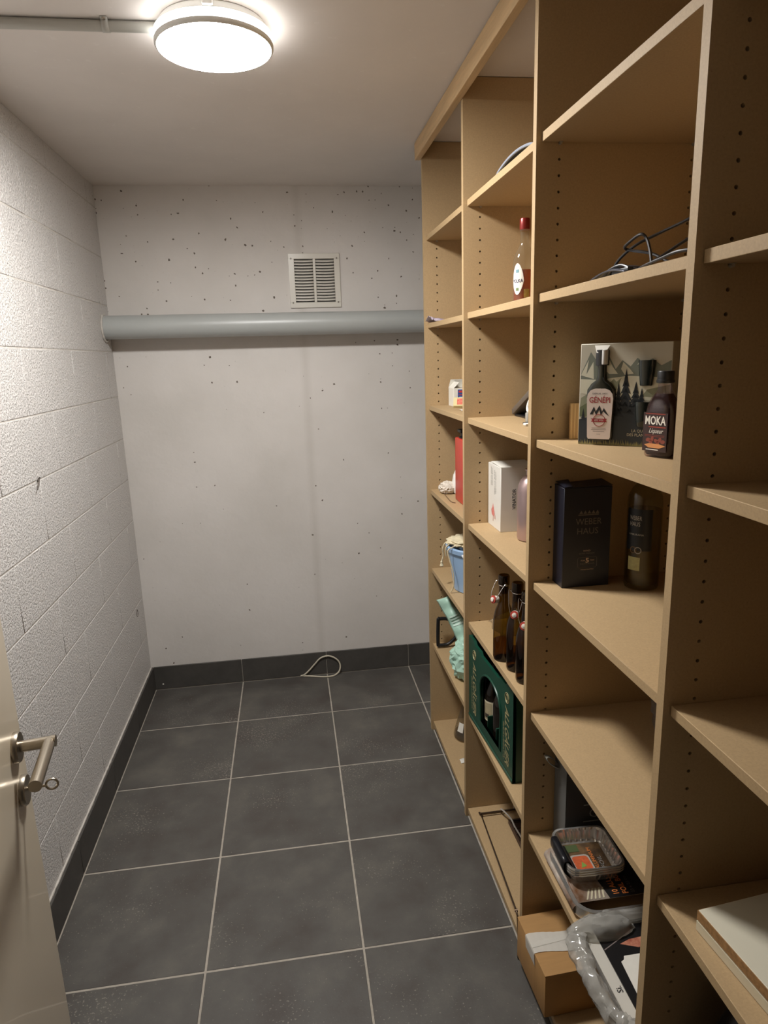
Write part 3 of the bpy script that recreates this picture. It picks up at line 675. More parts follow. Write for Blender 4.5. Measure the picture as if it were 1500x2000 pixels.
for d0 in (0, D-T):
    g = G(); front(d0, d0+T, g); g.obj('long_wall', CG, cr8, smooth=False)
for u0 in (0, L-T): G().box((u0, T, 0), (u0+T, D-T, H), .001).obj('end_wall', CG, cr8)
G().box((T, T, .004), (L-T, D-T, .012)).obj('crate_floor', CG, cr8)
g = G()
for k in range(1, 5): g.box((T+k*.0777-.002, T, .012), (T+k*.0777+.002, D-T, .085))
for k in range(1, 4): g.box((T, T+k*.07-.002, .012), (L-T, T+k*.07+.002, .085))
g.obj('divider', CG, cr8, smooth=False)
G().tube([(.120+.006, -.001, .050)] + [(p[0], -.001, p[1]) for p in op[1:-1]] + [(.312-.006, -.001, .050)], .0035, 6).obj('opening_rim', CG, cr8)
G().box((.0, -.003, .0), (L, .002, .012), .002).obj('foot_rim', CG, cr8)
TAN = mat('crate_print', (160, 148, 108), .5)
for u in (.056, .356):
    text(cr8, 'ALLGÄUER', .032, (u-.010, -.0006, .130), (0, 0, -1), (1, 0, 0), TAN, width=.195, shear=.25, bold=.015)
    text(cr8, 'BRAUHAUS', .010, (u-.026, -.0006, .105), (0, 0, -1), (1, 0, 0), TAN, width=.125, shear=.25)
    ring_ = G().tube([(u+.004+.016*math.cos(a), -.0006, .256+.016*math.sin(a)) for a in [2*math.pi*k/20 for k in range(20)]], .0014, 4, True)
    ring_.tube([(u+.004+.008*math.cos(a), -.0006, .256+.011*math.sin(a)) for a in [2*math.pi*k/6 for k in range(6)]], .0014, 4, True).obj('crate_emblem', TAN, cr8)
# bottles in the crate: rows the picture can see into
DKB = mat('crate_bottle_glass', (26, 19, 13), .12, coat=.4)
rot = Matrix.Rotation(math.radians(-87.1), 4, 'Z'); base = Vector((.568, 2.088, .4215))
nth = ['first', 'second', 'third', 'fourth', 'fifth']
CROWN = mat('crown_cap', (60, 54, 46), .3, .6)
for r_ in range(2):
    for k in range(5):
        p = base + rot @ Vector((T+.0388+k*.0777, T+.035+r_*.07, .0125))
        lb = '%s dark bottle from the back wall in the %s row of the green crate' % (nth[k], ('front', 'second')[r_])
        if r_ == 0 and k == 1: lb = 'dark bottle with a cream label showing through the crate opening'
        t = thing('crate_bottle', lb, 'bottle', p, 0, 'bottles standing in the beer crate')
        G().lathe([(.026, 0), (.030, .004), (.030, .128), (.027, .148), (.019, .168), (.0145, .190), (.0135, .228), (.0145, .230), (.0145, .238), (.0125, .240), (0, .240)], 24).obj('bottle_body', DKB, t)
        if (r_+k) % 2 == 0: G().lathe([(.0150, .232), (.0155, .234), (.0140, .2435), (0, .2445)], 18).obj('crown_cap', CROWN, t)
        if r_ == 0 and k == 1:
            a = math.radians(205)
            patch(.0304, a-.75, a+.75, .040, .112, 10).obj('bottle_label', mat('cream_label', (216, 206, 178), .6), t)
            patch(.0306, a-.62, a+.62, .046, .106, 10).obj('label_border', mat('label_tan', (190, 176, 140), .6, var=.3, vscale=60), t)
            patch(.0309, a-.3, a+.3, .052, .066, 4).obj('label_crest', mat('label_dark', (70, 60, 50), .6), t)
# wire grill rack on the base board
gr_ = thing('grill_rack', 'bent wire barbecue rack lying on the base board below the crate', 'rack', (0, 0, 0))
fr_pts = [(.602, 2.052, .040), (.600, 2.047, .038), (.548, 1.520, .135), (.547, 1.500, .130), (.5475, 1.487, .006)]
G().tube(fr_pts[:1]+[(.600, 2.044, .039), (.548, 1.526, .135), (.547, 1.513, .136), (.547, 1.503, .130), (.5475, 1.487, .004)], .0026, 8).obj('frame_bar', DKWIRE, gr_)
G().tube([(.594, 2.050, .040), (.90, 2.050, .040)], .0026, 8).tube([(.594, 2.041, .046), (.90, 2.041, .046)], .0026, 8).obj('end_bar', DKWIRE, gr_)
G().tube([(.543, 1.488, .008), (.553, 1.487, .008)], .0046, 8).tube([(.543, 1.516, .136), (.552, 1.514, .137)], .0038, 8).tube([(.596, 2.055, .040), (.601, 2.036, .040)], .004, 8).obj('joint', DKWIRE, gr_)
G().tube(spline([(.675, 2.047, .040), (.672, 2.030, .062), (.690, 1.985, .058), (.694, 1.945, .050), (.694, 1.90, .058), (.690, 1.86, .072), (.705, 1.80, .062), (.715, 1.72, .060), (.716, 1.62, .060)], 6), .0030, 8).obj('handle_wire', mat('bright_wire', (206, 200, 192), .3, .35), gr_)
G().tube(spline([(.725, 2.046, .045), (.722, 2.03, .085), (.735, 1.985, .080), (.74, 1.93, .058)], 6), .0028, 8).obj('handle_wire', mat('bright_wire', (206, 200, 192), .3, .35), gr_)
gt = thing('grill_tray', 'dark grill grate tray under the bent wire rack', 'tray', (.684, 1.560, .0335))
G().box((0, 0, 0), (.225, .43, .004)).box((0, 0, .004), (.006, .43, .016), .001).box((.219, 0, .004), (.225, .43, .016), .001).box((0, 0, .004), (.225, .006, .016), .001).box((0, .424, .004), (.225, .43, .016), .001).obj('tray_pan', mat('tray_brown', (74, 54, 44), .5), gt)
for k in range(14): G().cyl((.003, .02+.03*k, .0165), (.222, .02+.03*k, .0165), .0022, n=8).obj('grate_bar', DKWIRE, gt)

# ================================================================== bay 2
# cables on second shelf
CB = mat('black_cable', (38, 34, 34), .4)
ck = thing('cable_tangle', 'tangle of thin black cables on the shelf above the mountain gift box', 'cable', (0, 0, 1.799))
for p in ([(.600, 1.215, .006), (.606, 1.200, .030), (.625, 1.175, .052), (.655, 1.150, .068), (.690, 1.10, .088), (.735, 1.06, .128), (.775, 1.03, .158), (.81, 1.0, .166), (.84, .97, .13), (.86, .96, .05), (.865, .99, .006)],
          [(.600, 1.110, .005), (.630, 1.100, .022), (.655, 1.085, .040), (.690, 1.065, .062), (.720, 1.035, .070), (.77, 1.00, .066), (.80, .98, .03), (.81, 1.0, .006)],
          [(.598, 1.070, .006), (.604, 1.088, .030), (.606, 1.105, .052), (.600, 1.116, .060), (.598, 1.158, .050), (.604, 1.172, .046), (.612, 1.165, .042), (.626, 1.12, .030), (.640, 1.075, .008), (.66, 1.05, .005)],
          [(.592, 1.225, .006), (.590, 1.20, .014), (.594, 1.165, .018), (.600, 1.13, .008), (.64, 1.10, .005)],
          [(.640, 1.215, .005), (.620, 1.16, .006), (.594, 1.09, .006), (.590, 1.03, .010), (.592, .98, .014), (.610, .94, .010), (.66, .93, .005)]):
    G().tube(spline(p, 6), .0026, 8).obj('cable_loop', CB, ck)
G().grid(lambda u, v: Vector((.584+.055*u, 1.265-.135*v, .003+.014*math.sin(math.pi*v)*(.6+.4*math.sin(3*u))+.004*u)), 8, 14).obj('flat_ribbon', mat('ribbon_grey', (96, 98, 108), .25, .6), ck, solid=.003)
G().box((.588, 1.13, .001), (.630, 1.19, .012), .003, 2).obj('plug', BLACK, ck)
# corrugated card behind the gift box
cc = thing('cardboard_piece', 'small corrugated cardboard piece standing left of the mountain gift box', 'cardboard', (.641, 1.470, 1.4735), math.radians(-10))
G().box((0, -.004, 0), (.07, .004, .082), .0005).obj('card_sheet', mat('kraft', (196, 158, 106), .7), cc)
g = G()
for k in range(9): g.box((.001+.0075*k, -.0058, .001), (.0042+.0075*k, -.004, .081), .0007)
g.obj('corrugation', mat('kraft_light', (214, 178, 124), .7), cc)
# --- Génépi gift box
RZ = math.atan2(-.6815, .7318)
gb = thing('liqueur_gift_box', 'pale green gift box printed with mountains and fir trees, bottle in its window', 'box', (.625, 1.387, 1.473), RZ)
W_, DP, HG = .186, .075, .213
G().box((0, 0, 0), (W_, DP, HG), .0012).obj('box_body', mat('genepi_sky', (190, 184, 166), .5), gb)
I4 = Matrix.Identity(4)
def flat(pts, y, nm, m):
    return G().faces([(x, -y, z) for x, z in pts], [tuple(range(len(pts)))]).obj(nm, m, gb, smooth=False)
gA = mat('genepi_green', (136, 138, 112), .55); gB = mat('genepi_pale', (208, 204, 182), .55); gC = mat('genepi_grey', (116, 121, 108), .55); gD = mat('genepi_night', (40, 46, 52), .5); gE = mat('genepi_tree', (26, 32, 38), .5); gF = mat('genepi_grass', (150, 142, 88), .6)
def multi(polys, y, nm, m):
    g = G()
    for p in polys: g.faces([(x, -y, z) for x, z in p], [tuple(range(len(p)))])
    return g.obj(nm, m, gb, smooth=False, recalc=False)
multi([[(.002, .150), (.022, .196), (.040, .170), (.060, .188), (.075, .160), (.088, .178), (.105, .165), (.118, .182), (.130, .172), (.148, .180), (.165, .166), (.184, .176), (.184, .140), (.002, .110)]], .0002, 'mountain_range', gC)
multi([[(.002, .148), (.018, .180), (.014, .150), (.028, .176), (.030, .140)], [(.052, .160), (.060, .182), (.068, .166), (.080, .150), (.062, .150)], [(.086, .160), (.090, .174), (.104, .160), (.112, .150), (.094, .148)], [(.118, .168), (.130, .170), (.124, .178)], [(.002, .110), (.002, .140), (.040, .138), (.100, .146), (.184, .142), (.184, .092), (.10, .10)]], .0003, 'snow_field', gB)
for p_ in ([(.060, .128), (.072, .140), (.078, .134), (.088, .142), (.080, .122), (.074, .108), (.070, .124)], [(.004, .100), (.030, .116), (.036, .092), (.002, .080)], [(.140, .118), (.184, .128), (.184, .100), (.130, .104)]): multi([p_], .0004, 'rock_face', gA)
multi([[(.002, .080), (.018, .090), (.036, .082), (.036, .060), (.002, .060)]], .0005, 'hill', mat('genepi_olive', (98, 104, 72), .55))
multi([[(0.001, .054), (.030, .062), (.060, .072), (.080, .082), (.120, .088), (.185, .082), (.185, .001), (.001, .001)]], .0006, 'night_ground', gD)
for (tx, tb, th, tw) in ((.0975, .066, .095, .020), (.083, .060, .075, .014), (.118, .07, .065, .018), (.076, .052, .062, .010), (.130, .072, .050, .012), (.010, .052, .026, .006)):
    m_ = 6; tr_ = []
    for k in range(m_):
        z0 = tb+th*k/(m_+.6); z1 = tb+th*min(1, (k+1.9)/(m_+.6)); hw2 = tw*(1-k/(m_+.2))
        tr_.append([(tx-hw2, z0), (tx-hw2*.3, z0+th*.03), (tx+hw2*.3, z0+th*.03), (tx+hw2, z0), (tx, z1)])
    multi(tr_, .0008, 'fir_tree', gE)
gs = []
for k in range(90):
    x = .002+.182*k/89; h_ = .006+.008*random.random(); gs.append([(x-.0009, .001), (x+.0009, .001), (x+random.uniform(-.002, .002), .001+h_)])
multi(gs, .0008, 'grass_blades', gF)
# top flap folded at the bottle cap
G().faces([(.030, -.0012, .209), (.062, -.0012, .209), (.055, -.010, .194), (.037, -.010, .194)], [(0, 1, 2, 3)]).obj('cut_flap', PAPER, gb, solid=.0006, smooth=False)
# bottle shown in the cut-out: flat oval body, half proud of the card
def relief(outline, cx, depth, nm, m, y0=0.0, round_=.006):
    """symmetrical outline [(halfwidth,z)] turned into a rounded relief"""
    g = G(); K = 12
    def f(u, v):
        i = v*(len(outline)-1); a = int(min(i, len(outline)-2)); t_ = i-a
        hw2 = outline[a][0]*(1-t_)+outline[a+1][0]*t_; z = outline[a][1]*(1-t_)+outline[a+1][1]*t_
        an = math.pi*u
        return Vector((cx-hw2*math.cos(an), -y0-depth*math.sin(an)**.6*min(1, hw2/.012), z))
    g.grid(f, K, (len(outline)-1)*2); return g.obj(nm, m, gb)
GLB = mat('genepi_glass', (30, 32, 24), .15, coat=.3)
relief([(.012, .010), (.0265, .013), (.0275, .020), (.0310, .108), (.0300, .118), (.022, .130), (.0115, .138), (.0095, .146), (.0090, .172)], .0475, .009, 'bottle_glass', GLB)
relief([(.0135, .168), (.0138, .172), (.0138, .198), (.0125, .2)], .0475, .011, 'bottle_cap', mat('genepi_cap', (40, 40, 42), .3))
relief([(.0065, .170), (.0068, .172), (.0068, .199), (.0062, .2)], .0535, .0245, 'silver_cap_strip', mat('silver_foil', (206, 204, 200), .3, .4))
g = G(); ol = [(.0225, .014), (.0245, .018), (.0275, .100), (.026, .109), (.020, .117), (.010, .1205)]
pts = [(.0475-a, -.0098, z) for a, z in ol] + [(.0475+a, -.0098, z) for a, z in reversed(ol)]
lb_ = G().faces(pts, [tuple(range(len(pts)))]).obj('bottle_label', mat('genepi_label', (214, 198, 188), .5), gb, solid=.0008, smooth=False)
DR = mat('genepi_red', (150, 44, 48), .5)
text(gb, 'GÉNÉPI', .0118, (.0475, -.0106, .091), (1, 0, 0), (0, 0, 1), DR, width=.044, bold=.015)
text(gb, 'DEPUIS 1821', .0030, (.0475, -.0106, .1085), (1, 0, 0), (0, 0, 1), INK, width=.030)
def flatl(polys, nm, m, y=.0106):
    g = G()
    for p in polys: g.faces([(x, -y, z) for x, z in p], [tuple(range(len(p)))])
    g.obj(nm, m, gb, smooth=False, recalc=False)
flatl([[(.0275, .066), (.036, .083), (.040, .072), (.0475, .0855), (.053, .072), (.057, .080), (.068, .063), (.060, .069), (.056, .073), (.051, .064), (.0475, .076), (.041, .064), (.037, .074), (.034, .066)]], 'mountain_print', INK)
g = G().tube([(.0475+.0125*math.cos(a), -.0106, .054+.0125*math.sin(a)) for a in [2*math.pi*k/28 for k in range(28)]], .0006, 4, True); g.obj('seal_ring', DR, gb)
flatl([[(.0300, .0575), (.0330, .0545), (.0310, .0505), (.0640, .0505), (.0620, .0545), (.0650, .0575)]], 'red_banner', DR, .0108)
text(gb, '40% VOL', .0036, (.0475, -.0111, .0522), (1, 0, 0), (0, 0, 1), mat('genepi_label', (0, 0, 0)), width=.020)
for zz, ww in ((.037, .030), (.034, .032), (.030, .024), (.024, .008)):
    flatl([[(.0475-ww/2, zz), (.0475+ww/2, zz), (.0475+ww/2, zz+.0008), (.0475-ww/2, zz+.0008)]], 'small_print', mat('print_grey', (120, 108, 104), .6))
relief([(.0115, .126), (.0125, .128), (.0150, .150), (.0172, .176), (.0168, .177)], .138, .009, 'shot_glass', mat('smoked_glass', (26, 32, 28), .12, coat=.3))
relief([(.0100, .042), (.0115, .044), (.0145, .070), (.0155, .092), (.015, .093)], .134, .009, 'shot_glass', mat('smoked_glass', (0, 0, 0)))
CRM = mat('cream_print', (196, 186, 158), .6)
text(gb, 'LA QUINTESSENCE', .0060, (.113, -.0010, .030), (1, 0, 0), (0, 0, 1), CRM, 'LEFT', width=.066)
text(gb, 'DES PLANTES ALPINES', .0060, (.104, -.0010, .0215), (1, 0, 0), (0, 0, 1), CRM, 'LEFT', width=.078)
# --- Moka bottle
mk = thing('flask_bottle', 'small dark red flask bottle with black cap and coffee bean label', 'bottle', (.690, 1.162, 1.473), math.radians(-70))
def oval(prof, n=40, e=3.0, sy_=.62):
    g = G(); vs, fs = [], []
    for (r, z) in prof:
        for k in range(n):
            a = 2*math.pi*k/n; c, s = math.cos(a), math.sin(a); q = 1 if r < .014 else 1/((abs(c)**e+abs(s)**e)**(1/e))
            ss = 1 if r < .014 else sy_
            vs.append((r*q*c, r*q*s*ss, z))
    for i in range(len(prof)-1):
        for k in range(n): fs.append((i*n+k, i*n+(k+1) % n, (i+1)*n+(k+1) % n, (i+1)*n+k))
    fs += [tuple(reversed(range(n))), tuple((len(prof)-1)*n+k for k in range(n))]
    return g.faces(vs, fs)
oval([(.029, 0), (.0315, .003), (.0320, .010), (.0320, .085), (.0295, .098), (.0235, .110), (.0165, .120), (.0125, .126), (.0120, .136)]).obj('glass_body', glass('moka_glass', (.80, .72, .72), .04, (120, 80, 80)), mk)
oval([(.0275, .004), (.0303, .008), (.0303, .085), (.0278, .097), (.0222, .1085), (.0155, .118)]).obj('liqueur', mat('moka_liquid', (30, 9, 14), .12), mk)
G().lathe([(.0135, .137), (.0160, .138), (.0160, .1425), (.0148, .1435), (.0150, .157), (.0140, .159), (0, .159)], 28).obj('cap', BLACK, mk)
yy = -.0209
def mflat(polys, nm, m, d=0.0): 
    g = G()
    for p in polys: g.faces([(x, yy-d, z) for x, z in p], [tuple(range(len(p)))])
    return g.obj(nm, m, mk, smooth=False, recalc=False)
mflat([[(-.027, .012), (.027, .012), (.027, .084), (-.027, .084)]], 'label', mat('moka_label', (52, 30, 24), .4))
text(mk, 'MOKA', .0155, (0, yy-.0006, .062), (1, 0, 0), (0, 0, 1), mat('print_white', (232, 226, 214), .5), width=.046, bold=.02)
mflat([[(-.022, .081), (.022, .081), (.022, .0825), (-.022, .0825)], [(-.014, .0565), (.024, .0565), (.024, .0585), (-.014, .0585)]], 'red_rule', mat('moka_red', (150, 58, 40), .5), .0004)
text(mk, 'Liqueur', .0085, (.002, yy-.0006, .0465), (1, 0, 0), (0, 0, 1), mat('print_white', (0, 0, 0)), width=.032, shear=.4)
mflat([[(-.022, z), (.022, z), (.022, z+.0006), (-.022, z+.0006)] for z in (.042, .0395)], 'fine_rule', mat('moka_red', (0, 0, 0)), .0004)
bn = []
for (bx, bz, ba) in ((-.014, .033, .3), (-.005, .035, 1.2), (.004, .032, -.4), (.012, .034, .8), (.019, .031, .2), (-.008, .029, -.6), (.008, .028, 1.5)):
    bn.append([(bx+.0052*math.cos(a)*math.cos(ba)-.0036*math.sin(a)*math.sin(ba), bz+.0052*math.cos(a)*math.sin(ba)+.0036*math.sin(a)*math.cos(ba)) for a in [2*math.pi*k/14 for k in range(14)]])
mflat(bn, 'coffee_beans', mat('bean_brown', (132, 62, 44), .5), .0004)
mflat([[(-.022, .0235), (-.012, .0265), (.012, .0265), (.026, .0235), (.012, .0185), (-.012, .0185)]], 'orange_banner', mat('moka_orange', (206, 140, 84), .5), .0006)
mflat([[(-.018, .0145), (.010, .0145), (.010, .0160), (-.018, .0160)]], 'volume_print', mat('print_white', (0, 0, 0)), .0006)
# bottle behind the Moka
b2 = thing('clear_bottle', 'partly hidden purple-tinted bottle behind the small dark red flask', 'bottle', (.795, 1.185, 1.473))
G().lathe(bottle_prof(.033, .225, .110, .170, .0125), 36).obj('glass_body', glass('violet_glass', (.5, .42, .5), .15, (70, 58, 70)), b2)
G().lathe([(.031, .005), (.0315, .012), (.0315, .09), (0, .09)], 28).obj('contents', mat('violet_liquid', (40, 20, 30), .2), b2)
G().lathe([(.0150, .205), (.0150, .231), (0, .231)], 24).obj('cap', mat('cap_grey', (120, 116, 120), .3, .5), b2)
# --- Weber Haus box and bottle
wb = thing('spirits_box', 'upright navy black box with a pale number 5 low on its front', 'box', (.618, 1.434, 1.121))
NAVY = mat('navy_card', (26, 28, 40), .38, var=.1, vscale=20)
G().box((0, 0, 0), (.118, .058, .243), .0012).obj('box_body', NAVY, wb)
G().faces([(.0, 0, .2433), (.0, .058, .2433), (.118, .058, .250), (.118, .0, .2450)], [(0, 1, 2, 3)]).obj('lid_flap', NAVY, wb, solid=.0012, smooth=False)
G().faces([(.0005, 0, .245), (.002, .058, .250), (.03, .05, .254), (.02, 0, .2465)], [(0, 1, 2, 3)]).obj('tuck_flap', NAVY, wb, solid=.001, smooth=False)
WG = mat('weber_grey', (108, 98, 88), .4); WP = mat('weber_pink', (206, 176, 150), .5)
text(wb, 'WEBER', .0150, (.062, -.0006, .154), (1, 0, 0), (0, 0, 1), WG, width=.064)
text(wb, 'HAUS', .0150, (.060, -.0006, .131), (1, 0, 0), (0, 0, 1), WG, width=.052)
g = G()
for k in range(5): g.prism([(.038+.010*k, .180), (.043+.010*k, .188), (.047+.010*k, .180)], -.0006, -.0002, I4)
g.prism([(.036, .176), (.086, .176), (.086, .1785), (.036, .1785)], -.0006, -.0002, I4).obj('crest_print', WG, wb, smooth=False)
text(wb, 'CACHAÇA', .0040, (.060, -.0006, .0880), (1, 0, 0), (0, 0, 1), WP, width=.018)
text(wb, 'EXTRA PREMIUM', .0034, (.060, -.0006, .0815), (1, 0, 0), (0, 0, 1), WG, width=.038)
text(wb, '5', .0110, (.062, -.0006, .0605), (1, 0, 0), (0, 0, 1), WP, width=.0085, bold=.03)
text(wb, 'FOR', .0034, (.051, -.0006, .0640), (1, 0, 0), (0, 0, 1), WP, width=.010)
text(wb, 'YEARS', .0034, (.074, -.0006, .0640), (1, 0, 0), (0, 0, 1), WP, width=.011)
text(wb, 'RESERVA', .0034, (.062, -.0006, .0560), (1, 0, 0), (0, 0, 1), WG, width=.036)
text(wb, 'HANDCRAFTED', .0026, (.062, -.0006, .0420), (1, 0, 0), (0, 0, 1), WP, width=.032)
rr_ = [(.041, .074), (.083, .074), (.086, .071), (.086, .051), (.083, .048), (.041, .048), (.038, .051), (.038, .071)]
G().tube([(x, -.0004, z) for x, z in rr_], .0005, 4, True).obj('print_frame', WG, wb)
wq = thing('spirits_bottle', 'tall clear spirits bottle with a black label beside the navy box', 'bottle', (.803, 1.405, 1.121))
G().lathe([(.033, 0), (.0375, .003), (.039, .010), (.039, .205), (.037, .222), (.029, .240), (.018, .252), (.0140, .262), (.0138, .305), (.016, .307), (.016, .320), (0, .320)], 44).obj('glass_body', glass('weber_glass', (.74, .74, .60), .05, (120, 104, 70)), wq)
G().lathe([(.036, .014), (.0372, .020), (.0372, .190), (0, .190)], 36).obj('spirit', glass('pale_spirit', (.72, .62, .32), .10, (130, 96, 40)), wq)
wa = math.radians(232)
patch(.0394, wa-.95, wa+.62, .098, .196, 14).obj('black_label', mat('label_black', (17, 17, 20), .4), wq)
WWH = mat('print_white', (0, 0, 0))
text(wq, 'WEBER', .0100, (0, 0, .170), 0, 0, mat('label_silver', (176, 170, 160), .5), width=.030, wrap=(.0398, wa-.35))
text(wq, 'HAUS', .0100, (0, 0, .156), 0, 0, mat('label_silver', (0, 0, 0)), width=.025, wrap=(.0398, wa-.38))
text(wq, 'AMBURANA', .0045, (0, 0, .134), 0, 0, mat('label_silver', (0, 0, 0)), width=.036, wrap=(.0398, wa-.28))
for k, aa in enumerate((-.40, -.12)):
    G().tube([(.0399*math.cos(wa+aa+.0072/.039*math.cos(t)), .0399*math.sin(wa+aa+.0072/.039*math.cos(t)), .099+.0072*math.sin(t)) for t in [2*math.pi*q/20 for q in range(20)]], .0009, 4, True).obj('medal_seal', mat('label_silver', (0, 0, 0)) if k else mat('seal_brown', (120, 92, 60), .5), wq)
patch(.0394, wa-.72, wa+.02, .050, .082, 8).obj('tax_label', mat('tax_label', (176, 170, 116), .6, var=.25, vscale=150), wq)
# clear bag on the shelf below, far right
tag(crumple((.870, 1.280, .838), (.062, .080, .067), .2, 2.4, 14, .768, 4).obj('plastic_bag', glass('bag_film', (.86, .86, .86), .22, (150, 150, 155), .12)), 'translucent crumpled bag in the back corner of the nearly empty shelf', 'bag')
# --- grey gift box with strap
gx = thing('grey_box', 'dark grey upright box with pale letters, strap loop at its top', 'box', (.640, 1.415, .4055))
GREY = mat('charcoal_card', (58, 57, 55), .45); GREY2 = mat('paler_grey', (104, 104, 102), .5)
G().box((0, 0, 0), (.17, .074, .29), .002).obj('box_body', GREY, gx)
G().box((-.0012, 0, .001), (0, .074, .289)).obj('pale_side', GREY2, gx, 'paler grey side of the dark box')  # thin paler layer over the left side of the box
text(gx, 'CA', .026, (.062, -.0006, .088), (1, 0, 0), (0, 0, 1), mat('grey_print', (150, 148, 142), .5), 'LEFT', bold=-.01)
G().box((.048, -.0008, .125), (.13, -.0002, .1275)).box((.048, -.0008, .076), (.13, -.0002, .0785)).obj('print_rule', mat('grey_print', (0, 0, 0)), gx)
lo = [(-.004, .072, .215), (-.018, .070, .232), (-.034, .068, .238), (-.030, .064, .226), (-.014, .060, .212), (-.003, .06, .208)]
G().grid(lambda u, v: (lambda P: P[min(int(u*(len(P)-1)), len(P)-1)])(spline(lo, 5)) + Vector((0, -.020*v, .004*v)), 25, 2).obj('strap_loop', mat('strap', (150, 148, 138), .5), gx, solid=.0015)
# --- foil box pack
fp = thing('foil_box_pack', 'shrink-wrapped pack of aluminium foil boxes in a printed sleeve', 'foil trays', (.577, 1.176, .4058), 0)
FOIL = mat('foil', (226, 222, 216), .26, .85, var=.08, vscale=60, bump=.15, bscale=90)
PW, PL, PH = .235, .222, .034
def ribbed(w, l, r, step=.0042):
    pts = rrect(w, l, r, 8); out = []
    for i, p in enumerate(pts):
        q = pts[(i+1) % len(pts)]; d = math.hypot(q[0]-p[0], q[1]-p[1]); m_ = max(1, int(d/step))
        out += [(p[0]+(q[0]-p[0])*k/m_, p[1]+(q[1]-p[1])*k/m_) for k in range(m_)]
    return out
def rrect(w, l, r, n=6):
    out = []
    for cx, cy_, a in ((w-r, l-r, 0), (r, l-r, 90), (r, r, 180), (w-r, r, 270)):
        for k in range(n+1):
            t = math.radians(a+90*k/n); out.append((cx+r*math.cos(t), cy_+r*math.sin(t)))
    return out
for k in range(9):
    z = .0062+.0030*k; o_ = rrect(PW, PL, .045); i_ = [(PW/2+(x-PW/2)*.93, PL/2+(y-PL/2)*.93) for x, y in o_]; n_ = len(o_)
    vs = [(x, y, z+.004) for x, y in o_] + [(x, y, z+.001) for x, y in o_] + [(x, y, z-.005) for x, y in i_] + [(x, y, z+.004) for x, y in i_]
    fs = []
    for q in range(n_):
        q2 = (q+1) % n_; fs += [(q, q2, n_+q2, n_+q), (n_+q, n_+q2, 2*n_+q2, 2*n_+q), (q2, q, 3*n_+q, 3*n_+q2)]
    G().faces(vs, fs).obj('foil_rim', FOIL, fp)
SLV = mat('sleeve_print', (206, 198, 186), .4, var=.9, vscale=16, c2=(120, 78, 44))
prof = [(.020, .0015), (.004, .006), (-.004, .016), (-.001, .027), (.012, .0340), (.03, .0352), (PW, .0352)]
sp_ = spline([(x, 0, z) for x, z in prof], 5)
y0, y1 = .034, PL-.01
g = G(); vs = [Vector((p.x, y, p.z)) for y in (y0, y1) for p in sp_]; m_ = len(sp_)
g.faces(vs, [(i, i+1, m_+i+1, m_+i) for i in range(m_-1)])
sv = g.obj('sleeve', SLV, fp, 'white and brown food-printed sleeve', solid=.0008)
g = G()
def tp(x, y, d=.0006): return (x, y, .0357+d)
g.faces([tp(.085, y0), tp(PW, y0), tp(PW, y1), tp(.070, y1)], [(0, 1, 2, 3)]).obj('black_panel', mat('sleeve_black', (24, 23, 24), .35), fp, smooth=False)
ORG = mat('orange_print', (214, 124, 60), .5)
text(fp, '10 ALUMINIUM', .0135, (.112, y0+.006, .0370), (0, 1, 0), (-1, 0, 0), ORG, 'LEFT', width=.105, bold=.02)
text(fp, 'FOIL BOXES', .0135, (.134, y0+.006, .0370), (0, 1, 0), (-1, 0, 0), ORG, 'LEFT', width=.085, bold=.02)
text(fp, '23 x 23 cm', .008, (.150, y0+.006, .0370), (0, 1, 0), (-1, 0, 0), mat('print_grey', (0, 0, 0)), 'LEFT', width=.050)
for k in range(5): G().faces([tp(.030+.010*k, y0+.004, .0009), tp(.034+.010*k, y0+.004, .0009), tp(.052+.008*k, y0+.034, .0009), tp(.047+.008*k, y0+.034, .0009)], [(0, 1, 2, 3)]).obj('stripe_print', mat('cream_print', (0, 0, 0)), fp, smooth=False)
# --- small foil trays on top
ft = thing('foil_tray_stack', 'small stack of open foil trays with a dark printed wrapper', 'foil trays', (.584, 1.252, .4423), math.radians(-2))
TW, TL = .140, .145
for k in range(3):
    zt = .032+.0060*k; o_ = ribbed(TW, TL, .026); n_ = len(o_)
    sc_ = lambda f_: [(TW/2+(x-TW/2)*f_, TL/2+(y-TL/2)*f_) for x, y in o_]
    lv = [(sc_(1.0), zt), (sc_(1.015), zt-.003), (sc_(.985), zt+.002), (sc_(.93), zt+.001), (sc_(.905), zt-.004), (sc_(.82), zt-.029), (sc_(.80), zt-.031)]
    vs = []
    for pts, z in lv:
        for i, (x, y) in enumerate(pts):
            k_ = 1 + (.015 if (i//2) % 2 else -.015)*(z < zt-.0035 and z > zt-.030)
            vs.append((TW/2+(x-TW/2)*k_, TL/2+(y-TL/2)*k_, z + (.0007*math.sin(i*3.1) if z == zt else 0)))
    fs = []
    for (a, b) in ((1, 0), (0, 2), (2, 3), (3, 4), (4, 5), (5, 6)):
        for q in range(n_): fs.append((a*n_+q, a*n_+(q+1) % n_, b*n_+(q+1) % n_, b*n_+q))
    fs.append(tuple(6*n_+q for q in range(n_)))
    tr = G().faces(vs, fs).obj('foil_tray', mat('tray_foil', (224, 220, 214), .24, .85), ft, solid=.0005, ang=12)
ZF = .0150
g = G(); g.faces([(.026, .024, ZF), (.118, .024, ZF), (.118, .122, ZF), (.026, .122, ZF)], [(0, 1, 2, 3)]).obj('insert_card', mat('insert_dark', (46, 36, 30), .4, var=.6, vscale=30, c2=(120, 92, 60)), ft, smooth=False)
def fl_(pts, nm, m, d=.0006): G().faces([(x, y, ZF+d) for x, y in pts], [tuple(range(len(pts)))]).obj(nm, m, ft, smooth=False)
rb = rrect(.048, .056, .010, 3)
